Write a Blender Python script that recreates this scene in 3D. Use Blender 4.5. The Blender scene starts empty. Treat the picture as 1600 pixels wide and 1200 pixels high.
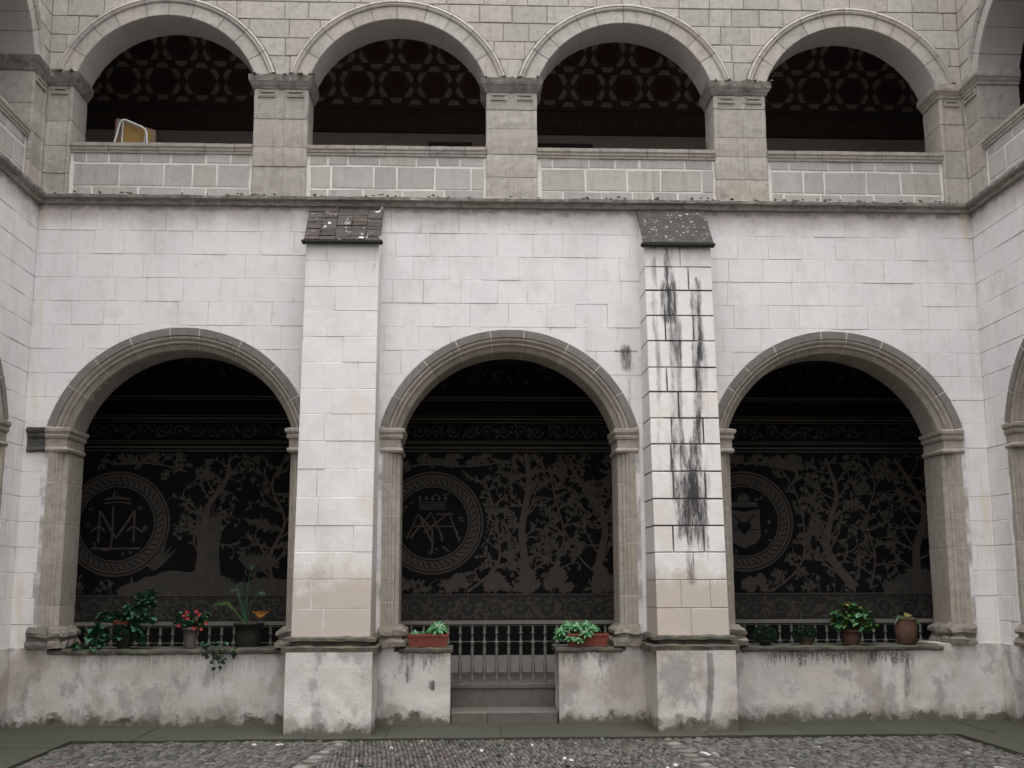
import bpy, math, random
from mathutils import Vector, noise as mn
PI = math.pi
rng = random.Random(7)
S = bpy.context.scene
COL = S.collection

# ------------------------------------------------------------------ camera
CAM_Y = -13.345
cam_d = bpy.data.cameras.new('camera'); cam = bpy.data.objects.new('camera', cam_d); COL.objects.link(cam)
S.camera = cam
cam_d.sensor_width = 36.0; cam_d.lens = 1800.0 / 1600.0 * 36.0
cam_d.clip_start = 0.05; cam_d.clip_end = 500
_p, _y, _r = math.radians(9.6), math.radians(2.4), math.radians(-0.16)
_f = Vector((math.sin(_y) * math.cos(_p), math.cos(_y) * math.cos(_p), math.sin(_p)))
_r0 = Vector((math.cos(_y), -math.sin(_y), 0)); _u0 = _r0.cross(_f)
_rt = _r0 * math.cos(_r) + _u0 * math.sin(_r); _up = _rt.cross(_f)
from mathutils import Matrix
cam.matrix_world = Matrix(((_rt.x, _up.x, -_f.x, 0), (_rt.y, _up.y, -_f.y, CAM_Y), (_rt.z, _up.z, -_f.z, 1.6), (0, 0, 0, 1)))

# ------------------------------------------------------------------ light
W = bpy.data.worlds.new('World'); S.world = W; W.use_nodes = True
wn = W.node_tree; wn.nodes.clear()
sky = wn.nodes.new('ShaderNodeTexSky'); sky.sky_type = 'NISHITA'; sky.sun_disc = False
SUN_EL, SUN_AZ = math.radians(84), math.radians(184)      # azimuth clockwise from +Y
sky.sun_elevation = SUN_EL; sky.sun_rotation = SUN_AZ; sky.dust_density = 4.0
bw = wn.nodes.new('ShaderNodeHueSaturation'); bw.inputs['Saturation'].default_value = 0.08
bgn = wn.nodes.new('ShaderNodeBackground'); bgn.inputs[1].default_value = 0.15
wo = wn.nodes.new('ShaderNodeOutputWorld')
wn.links.new(sky.outputs[0], bw.inputs['Color']); wn.links.new(bw.outputs[0], bgn.inputs[0]); wn.links.new(bgn.outputs[0], wo.inputs[0])
sl = bpy.data.lights.new('sun', 'SUN'); sl.energy = 0.6; sl.angle = math.radians(50); sl.color = (1, 0.965, 0.93)
so = bpy.data.objects.new('sun', sl); COL.objects.link(so)
sd = Vector((math.sin(SUN_AZ) * math.cos(SUN_EL), math.cos(SUN_AZ) * math.cos(SUN_EL), math.sin(SUN_EL)))
so.rotation_euler = (-sd).to_track_quat('-Z', 'Y').to_euler(); so.location = (0, -6, 14)
S.view_settings.view_transform = 'Standard'; S.view_settings.look = 'None'
S.view_settings.gamma = 1.0; S.view_settings.use_curve_mapping = False
S.view_settings.exposure = 1.58
S.render.engine = 'CYCLES'

# ------------------------------------------------------------------ materials
class NT:
    """small helper that writes node maths tersely"""
    def __init__(s, name, rough=0.9):
        s.m = bpy.data.materials.new(name); s.m.use_nodes = True
        s.t = s.m.node_tree; s.b = s.t.nodes['Principled BSDF']
        s.b.inputs['Roughness'].default_value = rough
        s.b.inputs['Specular IOR Level'].default_value = 0.25
        g = s.t.nodes.new('ShaderNodeNewGeometry'); s.pos = g.outputs['Position']
        sp = s.t.nodes.new('ShaderNodeSeparateXYZ'); s.L(s.pos, sp.inputs[0])
        s.x, s.y, s.z = sp.outputs
        s.nrm = g.outputs['Normal']
    def L(s, a, b): s.t.links.new(a, b)
    def put(s, sock, v):
        if hasattr(v, 'links') or isinstance(v, bpy.types.NodeSocket): s.L(v, sock)
        else: sock.default_value = v
    def m_(s, op, a, b=0.0, c=0.0, clamp=False):
        n = s.t.nodes.new('ShaderNodeMath'); n.operation = op; n.use_clamp = clamp
        s.put(n.inputs[0], a); s.put(n.inputs[1], b); s.put(n.inputs[2], c); return n.outputs[0]
    def noise(s, scale, detail=4, rough=0.55, vec=None, stretch=None, out=0):
        v = vec or s.pos
        if stretch:
            mp = s.t.nodes.new('ShaderNodeMapping'); mp.inputs['Scale'].default_value = stretch; s.L(v, mp.inputs[0]); v = mp.outputs[0]
        n = s.t.nodes.new('ShaderNodeTexNoise'); n.inputs['Scale'].default_value = scale
        n.inputs['Detail'].default_value = detail; n.inputs['Roughness'].default_value = rough
        s.L(v, n.inputs['Vector']); return n.outputs[out]
    def voro(s, scale, stretch=None):
        v = s.pos
        if stretch:
            mp = s.t.nodes.new('ShaderNodeMapping'); mp.inputs['Scale'].default_value = stretch; s.L(v, mp.inputs[0]); v = mp.outputs[0]
        n = s.t.nodes.new('ShaderNodeTexVoronoi'); n.inputs['Scale'].default_value = scale; s.L(v, n.inputs['Vector']); return n.outputs[0]
    def rng(s, v, a, b, c=0.0, d=1.0, smooth=True):
        n = s.t.nodes.new('ShaderNodeMapRange'); n.interpolation_type = 'SMOOTHSTEP' if smooth else 'LINEAR'
        s.put(n.inputs[0], v); s.put(n.inputs[1], a); s.put(n.inputs[2], b); s.put(n.inputs[3], c); s.put(n.inputs[4], d)
        return n.outputs[0]
    def mix(s, f, a, b, mode='MIX'):
        n = s.t.nodes.new('ShaderNodeMix'); n.data_type = 'RGBA'; n.blend_type = mode; n.clamp_factor = True
        s.put(n.inputs[0], f)
        for k, v in ((6, a), (7, b)):
            if isinstance(v, tuple): v = (*v, 1) if len(v) == 3 else v
            s.put(n.inputs[k], v)
        return n.outputs[2]
    def rand(s): return s.t.nodes.new('ShaderNodeObjectInfo').outputs['Random']
    def mul(s, *a):
        r = a[0]
        for q in a[1:]: r = s.m_('MULTIPLY', r, q)
        return r
    def band(s, v, a, b, soft):
        return s.mul(s.rng(v, a - soft, a + soft), s.rng(v, b - soft, b + soft, 1.0, 0.0))
    def out(s, col, bump=None, strength=0.4, dist=0.01, rough=None):
        s.put(s.b.inputs['Base Color'], (*col, 1) if isinstance(col, tuple) and len(col) == 3 else col)
        if bump is not None:
            n = s.t.nodes.new('ShaderNodeBump'); n.inputs['Strength'].default_value = strength; n.inputs['Distance'].default_value = dist
            s.L(bump, n.inputs['Height']); s.L(n.outputs[0], s.b.inputs['Normal'])
        if rough is not None: s.put(s.b.inputs['Roughness'], rough)
        return s.m
    def streak(s, x0, x1, z0, z1, lo=0.48, hi=0.6, sx=0.05, sz=0.1, seed=0.0, fade=None):
        """a dark water stain: ragged vertical streaks inside a region of the wall"""
        v = s.noise(1.0, 7, 0.7, stretch=(11 + seed, 3, 1.5))
        f = s.noise(1.0, 6, 0.8, stretch=(70, 20, 13))
        n = s.m_('ADD', s.mul(v, 0.72), s.mul(f, 0.28))
        xw = s.m_('ADD', s.x, s.mul(s.m_('SUBTRACT', s.noise(1.0, 3, 0.6, stretch=(0.5, 0.5, 1.9)), 0.5), 0.12))
        e = s.mul(s.band(xw, x0, x1, sx), s.band(s.z, z0, z1, sz))
        t = s.m_('ADD', n, s.mul(s.m_('SUBTRACT', e, 1.0), 0.35))
        return s.mul(s.rng(t, lo, hi + 0.06), s.rng(e, 0.0, 0.25))

def whitewash(name, base=(0.73, 0.70, 0.69), buttress=False, foot=False, stains=()):
    m = NT(name, 0.92)
    big = m.noise(0.9, 5, 0.6); mid = m.noise(5, 6, 0.65); fine = m.noise(45, 4, 0.7)
    c = m.mix(m.rng(big, 0.35, 0.7), base, tuple(v * k for v, k in zip(base, (0.90, 0.90, 0.93))))
    c = m.mix(m.mul(m.rng(mid, 0.5, 0.78), 0.5), c, (0.50, 0.455, 0.41))
    c = m.mix(m.mul(m.rng(m.rand(), 0.0, 1.0, 0, 1, False), 0.13), c, (0.52, 0.47, 0.44))
    c = m.mix(m.mul(m.rng(m.noise(1.9, 7, 0.7, stretch=(1.5, 1.5, 0.7)), 0.48, 0.68), 0.5), c, (0.53, 0.505, 0.47))
    c = m.mix(m.mul(m.rng(m.noise(24, 5, 0.75), 0.58, 0.72), 0.22), c, (0.40, 0.375, 0.35))
    c = m.mix(m.mul(m.rng(m.noise(1.0, 5, 0.7, stretch=(9, 9, 0.45)), 0.55, 0.72), 0.22), c, (0.45, 0.42, 0.38))
    # brush strokes of the limewash
    st = m.noise(3.2, 5, 0.7, stretch=(1.0, 1.0, 5.0))
    c = m.mix(m.mul(m.rng(st, 0.52, 0.72), 0.22), c, (0.80, 0.79, 0.79))
    # rusty-brown wash under the ledge, deepened to paint in the ledge's shadow
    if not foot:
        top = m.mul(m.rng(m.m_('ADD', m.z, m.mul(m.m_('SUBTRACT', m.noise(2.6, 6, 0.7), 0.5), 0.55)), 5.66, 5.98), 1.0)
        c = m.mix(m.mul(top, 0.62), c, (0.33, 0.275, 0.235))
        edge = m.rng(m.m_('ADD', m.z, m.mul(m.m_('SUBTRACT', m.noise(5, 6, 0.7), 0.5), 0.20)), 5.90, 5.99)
        c = m.mix(m.mul(edge, 0.75), c, (0.11, 0.10, 0.095))  # near-black strip: grime plus the ledge's shade put into the wall colour
        # yellow run marks down the corners
        yel = m.mul(m.m_('ADD', m.band(m.x, -5.02, -4.93, 0.05), m.band(m.x, 6.08, 6.17, 0.05)), m.rng(m.noise(1, 4, stretch=(9, 3, 1.1)), 0.45, 0.65))
        c = m.mix(m.mul(yel, 0.45), c, (0.55, 0.47, 0.28))
    if buttress:   # worn bare stone near the foot of the buttresses
        low = m.m_('ADD', m.rng(m.z, 1.15, 2.15, 1.0, 0.0), m.mul(m.m_('SUBTRACT', m.noise(2.3, 8, 0.75), 0.5), 1.7))
        c = m.mix(m.mul(m.rng(m.z, 1.6, 3.6, 1.0, 0.0), m.rng(m.noise(1.5, 6, 0.7), 0.35, 0.65), 0.35), c, (0.47, 0.42, 0.375))
        c = m.mix(m.mul(m.rng(low, 0.32, 0.75), 0.85), c, (0.41, 0.35, 0.30))
        c = m.mix(m.mul(m.rng(m.noise(1.6, 5, 0.6), 0.52, 0.75), 0.35), c, (0.56, 0.47, 0.39))
    if foot:
        # big scaled off patches of grey render
        pat = m.m_('ADD', m.noise(2.1, 8, 0.70, stretch=(1.3, 1.3, 0.8)), m.mul(m.noise(19, 4, 0.7), 0.10))
        c = m.mix(m.rng(m.noise(0.8, 6, 0.7), 0.38, 0.62, 0.1, 0.6), c, (0.40, 0.355, 0.305))
        c = m.mix(m.mul(m.rng(pat, 0.57, 0.66), 0.6), c, (0.24, 0.235, 0.235))
        c = m.mix(m.mul(m.rng(m.noise(1.7, 6, 0.65, stretch=(2.6, 2.6, 0.55)), 0.56, 0.70), 0.4), c, (0.60, 0.58, 0.55))
        c = m.mix(m.mul(m.rng(m.noise(28, 4, 0.75), 0.60, 0.72), 0.35), c, (0.16, 0.145, 0.13))
        c = m.mix(m.mul(m.rng(m.noise(1.3, 6, 0.6, stretch=(1.4, 1, 0.8)), 0.5, 0.62), 0.5), c, (0.25, 0.205, 0.165))
        # drips under the sill
        d1 = m.noise(1, 5, 0.65, stretch=(38, 6, 2.2)); d2 = m.noise(1.7, 3, 0.6, stretch=(1, 1, 0.2))
        dl = m.m_('ADD', m.mul(m.m_('SUBTRACT', 0.80, m.z), 1.25), m.m_('SUBTRACT', 0.26, m.mul(d2, 0.36)))
        where = m.m_('ADD', m.band(m.x, 3.45, 5.15, 0.15), m.m_('ADD', m.mul(m.band(m.x, 1.1, 1.72, 0.05), 0.8), m.m_('ADD', m.mul(m.band(m.x, -0.72, -0.2, 0.05), 0.8), m.mul(m.band(m.x, -4.4, -2.2, 0.1), 0.35))))
        fz = m.rng(m.noise(34, 5, 0.75), 0.34, 0.55)
        c = m.mix(m.mul(m.rng(m.m_('SUBTRACT', m.m_('ADD', d1, m.mul(m.m_('SUBTRACT', m.noise(2.2, 3), 0.5), 0.35)), dl), 0.24, 0.36), 0.85, where, fz), c, (0.075, 0.068, 0.064))
        # damp algae at the ground
        al = m.m_('ADD', m.mul(m.m_('SUBTRACT', 0.12, m.z), 3.0), m.mul(m.m_('SUBTRACT', m.noise(5, 6, 0.75), 0.5), 1.7))
        c = m.mix(m.rng(al, -0.02, 0.26), c, (0.050, 0.050, 0.034))
        al2 = m.m_('ADD', m.mul(m.m_('SUBTRACT', 0.30, m.z), 1.5), m.m_('SUBTRACT', m.noise(3.4, 6, 0.7), 0.62))
        c = m.mix(m.mul(m.rng(al2, 0.0, 0.25), 0.55), c, (0.17, 0.155, 0.13))
    for k in stains:
        f = k[4] if len(k) > 4 else 1.0
        s_ = m.streak(*k[:4], *(k[5] if len(k) > 5 else ()))
        c = m.mix(m.mul(s_, f), c, (0.040, 0.038, 0.040))
    b = m.m_('ADD', m.mul(mid, 0.8), m.mul(fine, 0.35))
    return m.out(c, b, 0.5, 0.012 if not foot else 0.02)

def stone(name, base, var=0.25, moss=0.0, tint=None, dark=None, darkamt=0.5, patches=0.0):
    tint = tint or tuple(v * k for v, k in zip(base, (1.12, 1.0, 0.9)))
    m = NT(name, 0.93); dark = dark or tuple(v * 0.36 for v in base)
    r = m.rand(); big = m.noise(2.4, 5, 0.62); mid = m.noise(11, 6, 0.7); fine = m.noise(75, 3, 0.7)
    c = m.mix(r, tuple(v * (1 - var) for v in base), tuple(min(1, v * (1 + var)) for v in base))
    c = m.mix(m.mul(m.rng(m.m_('FRACT', m.mul(r, 7.31)), 0.45, 1), 0.45), c, tint)
    c = m.mix(m.mul(m.rng(mid, 0.42, 0.75), darkamt), c, dark)
    c = m.mix(m.mul(m.rng(big, 0.52, 0.72), 0.35), c, tuple(v * 0.6 for v in base))
    st = m.noise(1, 5, 0.6, stretch=(16, 16, 1.6))
    c = m.mix(m.mul(m.rng(st, 0.5, 0.72), 0.30), c, tuple(v * 0.5 for v in base))
    if patches:
        c = m.mix(m.mul(m.rng(m.noise(9, 5, 0.65), 0.60, 0.66), patches), c, (0.60, 0.57, 0.53))
    if moss:
        sn = m.t.nodes.new('ShaderNodeSeparateXYZ'); m.L(m.nrm, sn.inputs[0])
        f = m.m_('ADD', m.mul(sn.outputs[2], 0.25), m.m_('SUBTRACT', m.noise(9, 7, 0.72), 0.5 - moss * 0.22))
        c = m.mix(m.mul(m.rng(f, 0.0, 0.2), min(1, moss) * 0.92), c, m.mix(m.rng(m.noise(5, 4), 0.4, 0.62), (0.050, 0.047, 0.042), (0.075, 0.077, 0.050)))
    c = m.mix(m.mul(m.rng(fine, 0.45, 0.8), 0.25), c, dark)
    return m.out(c, m.m_('ADD', m.mul(mid, 0.9), m.mul(fine, 0.4)), 0.6, 0.012)

def plain(name, col, rough=0.8, var=0.2, scale=12, bump=0.3):
    m = NT(name, rough); n = m.noise(scale, 5, 0.6)
    c = m.mix(n, tuple(v * (1 - var) for v in col), tuple(min(1, v * (1 + var)) for v in col))
    return m.out(c, n, bump, 0.006)

def attr_mat(name, rough=0.85, bump=True):
    m = NT(name, rough); a = m.t.nodes.new('ShaderNodeAttribute'); a.attribute_name = 'tint'
    n = m.noise(40, 3, 0.6)
    c = m.mix(m.mul(m.rng(n, 0.4, 0.7), 0.35), a.outputs['Color'], (0.03, 0.03, 0.028))
    return m.out(c, n, 0.3, 0.003)

def leaf_mat(name, col, col2, rough=0.45, spec=0.4):
    m = NT(name, rough); m.b.inputs['Specular IOR Level'].default_value = spec
    c = m.mix(m.rng(m.noise(14, 3), 0.35, 0.65), col, col2)
    c = m.mix(m.mul(m.rand(), 0.5), c, tuple(v * 0.55 for v in col))
    return m.out(c, m.noise(60, 2), 0.15, 0.002)

BST = [(2.31, 2.43, 4.55, 5.0, 0.9, (0.30, 0.46, 0.05, 0.14)), (2.44, 2.62, 2.15, 2.9, 0.85, (0.32, 0.48, 0.07, 0.2)), (2.60, 2.68, 2.6, 3.5, 0.8, (0.34, 0.5, 0.04, 0.2)), (2.25, 2.46, 4.45, 5.05, 0.95, (0.36, 0.52, 0.06, 0.12)), (2.29, 2.45, 4.8, 5.5, 0.85, (0.38, 0.52, 0.04, 0.05)), (2.12, 2.86, 5.36, 5.6, 0.8, (0.44, 0.58, 0.04, 0.06)), (2.30, 2.50, 1.9, 4.6, 0.85, (0.40, 0.58, 0.07, 0.2)),
       (2.57, 2.71, 1.75, 5.0, 0.9, (0.38, 0.55, 0.05, 0.3)), (2.34, 2.66, 1.9, 3.25, 0.95, (0.35, 0.50, 0.10, 0.25)), (2.26, 2.74, 2.3, 3.0, 0.6, (0.44, 0.6, 0.1, 0.2)),
       (2.40, 2.54, 1.5, 2.2, 0.7, (0.4, 0.55)), (2.64, 2.74, 4.0, 5.1, 0.85, (0.38, 0.5)), (2.15, 2.24, 2.4, 5.44, 0.6, (0.44, 0.58, 0.03, 0.3)), (2.62, 2.78, 2.2, 4.4, 0.55, (0.42, 0.6, 0.05, 0.3))]
M = {}
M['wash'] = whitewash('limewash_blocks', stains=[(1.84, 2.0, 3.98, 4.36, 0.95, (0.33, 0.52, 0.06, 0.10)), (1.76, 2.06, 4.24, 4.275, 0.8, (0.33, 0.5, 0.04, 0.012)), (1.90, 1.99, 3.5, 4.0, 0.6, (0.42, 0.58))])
def wjoint():
    m = NT('limewash_joint', 0.95); n = m.noise(2.6, 5, 0.65)
    return m.out(m.mix(m.rng(n, 0.42, 0.62), (0.70, 0.67, 0.66), (0.36, 0.335, 0.315)))
M['wash_joint'] = wjoint()
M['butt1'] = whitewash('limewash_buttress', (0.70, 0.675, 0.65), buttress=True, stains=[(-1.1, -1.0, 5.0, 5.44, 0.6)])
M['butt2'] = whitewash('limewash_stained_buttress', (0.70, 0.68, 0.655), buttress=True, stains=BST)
def open_joint():
    m = NT('open_joint', 0.95); n = m.noise(3.0, 4, 0.6)
    f = m.mul(m.rng(m.z, 1.62, 1.85), m.rng(n, 0.30, 0.52))
    return m.out(m.mix(f, (0.36, 0.31, 0.275), (0.06, 0.058, 0.058)))
M['joint_dark'] = open_joint()
M['foot'] = whitewash('scaling_plaster', (0.62, 0.60, 0.565), foot=True,
    stains=[(2.57, 2.66, 0.12, 0.84, 0.6, (0.30, 0.44, 0.03, 0.05)), (2.28, 2.34, 0.45, 0.84, 0.7), (2.24, 2.36, 0.0, 0.22, 0.8, (0.36, 0.5, 0.04, 0.04)),
            (-0.66, -0.54, 0.4, 0.84, 0.9, (0.36, 0.5)), (-0.42, -0.30, 0.36, 0.5, 0.9, (0.36, 0.5, 0.04, 0.04)), (5.0, 5.12, 0.2, 0.8, 0.7, (0.40, 0.55)), (5.28, 5.38, 0.15, 0.4, 0.5), (4.55, 4.75, 0.6, 0.84, 0.8, (0.40, 0.55)), (3.6, 4.1, 0.68, 0.82, 0.8, (0.42, 0.55))])
M['cant'] = stone('pale_tuff', (0.415, 0.388, 0.355), 0.12, tint=(0.43, 0.37, 0.31), darkamt=0.42, patches=0.25)
M['cant_pier'] = stone('pier_tuff', (0.375, 0.348, 0.312), 0.10, tint=(0.39, 0.33, 0.275), darkamt=0.45, patches=0.3)
M['cant_moss'] = stone('mossy_tuff', (0.27, 0.25, 0.23), 0.12, moss=0.78, darkamt=0.5)
M['cant_halfmoss'] = stone('weathered_tuff', (0.27, 0.245, 0.22), 0.12, moss=0.45, darkamt=0.4)
M['cant_base'] = stone('worn_base_tuff', (0.29, 0.255, 0.22), 0.15, moss=0.40, darkamt=0.7, patches=0.35)
M['butt_mould'] = stone('damp_moulding', (0.15, 0.125, 0.105), 0.15, moss=0.9, darkamt=0.9, patches=0.2)
M['sill'] = stone('crusted_sill', (0.21, 0.19, 0.165), 0.15, moss=1.0, darkamt=0.8, patches=0.3)
M['ledge'] = stone('ledge_tuff', (0.29, 0.27, 0.245), 0.15, moss=0.62, darkamt=0.6, patches=0.2)
M['soffit'] = plain('smooth_soffit', (0.43, 0.40, 0.39), 0.95, 0.15, 3)
M['joint_up'] = plain('old_mortar', (0.25, 0.225, 0.205), 0.95)
M['mortar_white'] = plain('white_mortar', (0.62, 0.59, 0.55), 0.95, 0.3, 7)
M['para'] = stone('parapet_stone', (0.385, 0.37, 0.35), 0.12, tint=(0.43, 0.385, 0.335), darkamt=0.18)
M['jamb'] = stone('brown_tuff', (0.37, 0.33, 0.285), 0.09, tint=(0.37, 0.31, 0.255), darkamt=0.5, patches=0.12)
M['ringband'] = stone('dark_band_tuff', (0.205, 0.188, 0.172), 0.08, tint=(0.215, 0.19, 0.168), darkamt=0.35)
M['jamb_joint'] = plain('pink_mortar', (0.50, 0.44, 0.39), 0.95, 0.35, 9)
M['step'] = stone('step_stone', (0.122, 0.110, 0.098), 0.08, darkamt=0.35)
M['walk'] = stone('damp_slab', (0.047, 0.048, 0.035), 0.08, tint=(0.053, 0.049, 0.035), darkamt=0.3)
M['brickcap'] = stone('cap_brick', (0.068, 0.058, 0.052), 0.25, tint=(0.08, 0.06, 0.05), darkamt=0.6, patches=0.9)
M['slabcap'] = stone('cap_slab', (0.085, 0.066, 0.06), 0.15, tint=(0.10, 0.07, 0.06), darkamt=0.6, patches=0.0)
def lichen():
    m = NT('lichen_cap', 0.95); v = m.noise(26, 5, 0.62); w = m.noise(6, 3)
    c = m.mix(m.rng(w, 0.3, 0.7), (0.044, 0.039, 0.036), (0.066, 0.057, 0.051))
    c = m.mix(m.rng(m.m_('ADD', v, m.mul(w, 0.16)), 0.705, 0.735), c, (0.50, 0.47, 0.42))
    return m.out(c, v, 0.6, 0.01)
M['slabcap'] = lichen()
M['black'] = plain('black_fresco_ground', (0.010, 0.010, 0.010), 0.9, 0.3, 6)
M['fresco_tree'] = plain('fresco_trunk', (0.118, 0.092, 0.078), 0.9, 0.35, 18)
M['fresco_leaf'] = plain('fresco_leaf', (0.098, 0.088, 0.074), 0.9, 0.4, 18)
M['fresco_pale'] = plain('fresco_pale', (0.095, 0.085, 0.075), 0.9, 0.4, 9)
M['fresco_line'] = plain('fresco_line', (0.135, 0.115, 0.095), 0.9, 0.3, 9)
M['fresco_dim'] = plain('fresco_dim', (0.05, 0.046, 0.043), 0.9, 0.35, 9)
M['vault_up'] = plain('dark_red_vault', (0.088, 0.066, 0.060), 0.9, 0.3, 6)
M['frieze_brown'] = plain('frieze_brown', (0.125, 0.082, 0.062), 0.9, 0.5, 14)
M['vault_pale'] = plain('vault_pale', (0.30, 0.275, 0.25), 0.9, 0.45, 9)
M['vault_red'] = plain('vault_red', (0.085, 0.045, 0.042), 0.9, 0.3, 14)
M['dado'] = plain('dado_plaster', (0.46, 0.40, 0.37), 0.9, 0.2, 5)
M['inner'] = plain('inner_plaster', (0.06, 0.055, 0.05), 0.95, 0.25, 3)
M['floor'] = plain('corridor_floor', (0.25, 0.22, 0.195), 0.7, 0.3, 8)
M['wood'] = plain('grey_painted_wood', (0.125, 0.117, 0.10), 0.7, 0.25, 30)
M['terra'] = plain('terracotta', (0.17, 0.048, 0.032), 0.8, 0.3, 25)
M['terra_old'] = plain('old_terracotta', (0.095, 0.052, 0.036), 0.85, 0.4, 12)
M['potgrey'] = plain('grey_pot', (0.10, 0.088, 0.078), 0.85, 0.3, 16)
M['potdark'] = plain('dark_pot', (0.025, 0.023, 0.019), 0.8, 0.3, 16)
M['soil'] = plain('soil', (0.03, 0.022, 0.016), 0.95, 0.4, 40)
M['leaf'] = leaf_mat('broad_leaf', (0.022, 0.085, 0.036), (0.045, 0.13, 0.065))
M['leaf_dark'] = leaf_mat('dark_leaf', (0.015, 0.042, 0.022), (0.028, 0.065, 0.03))
M['leaf_lime'] = leaf_mat('lime_leaf', (0.05, 0.125, 0.025), (0.085, 0.17, 0.05))
M['leaf_succ'] = leaf_mat('succulent_leaf', (0.030, 0.13, 0.035), (0.06, 0.19, 0.07), 0.35, 0.5)
M['leaf_tip'] = leaf_mat('pale_tip', (0.07, 0.20, 0.09), (0.06, 0.17, 0.06), 0.4)
M['leaf_brown'] = leaf_mat('yellowing_leaf', (0.20, 0.16, 0.04), (0.13, 0.08, 0.03))
M['stem'] = plain('stem', (0.05, 0.06, 0.03), 0.8)
M['red'] = plain('red_petal', (0.38, 0.045, 0.045), 0.6, 0.25, 60)
M['orange'] = plain('orange_petal', (0.36, 0.14, 0.012), 0.6, 0.3, 60)
M['white_tube'] = plain('white_enamel', (0.78, 0.78, 0.78), 0.4, 0.05, 10)
M['board'] = plain('brown_board', (0.26, 0.17, 0.125), 0.7, 0.15, 5)
M['board_face'] = plain('ochre_board', (0.32, 0.19, 0.055), 0.6, 0.2, 5)
M['moss'] = plain('moss', (0.075, 0.08, 0.045), 0.98, 0.4, 30, 0.8)
M['mossdark'] = plain('black_moss', (0.026, 0.028, 0.022), 0.98, 0.4, 30, 0.8)
M['moss_soot'] = stone('sooty_moss', (0.075, 0.075, 0.068), 0.2, darkamt=0.7)
M['pebble'] = attr_mat('river_pebble', 0.6)
M['earth'] = plain('joint_earth', (0.075, 0.070, 0.062), 0.95, 0.35, 30)

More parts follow.
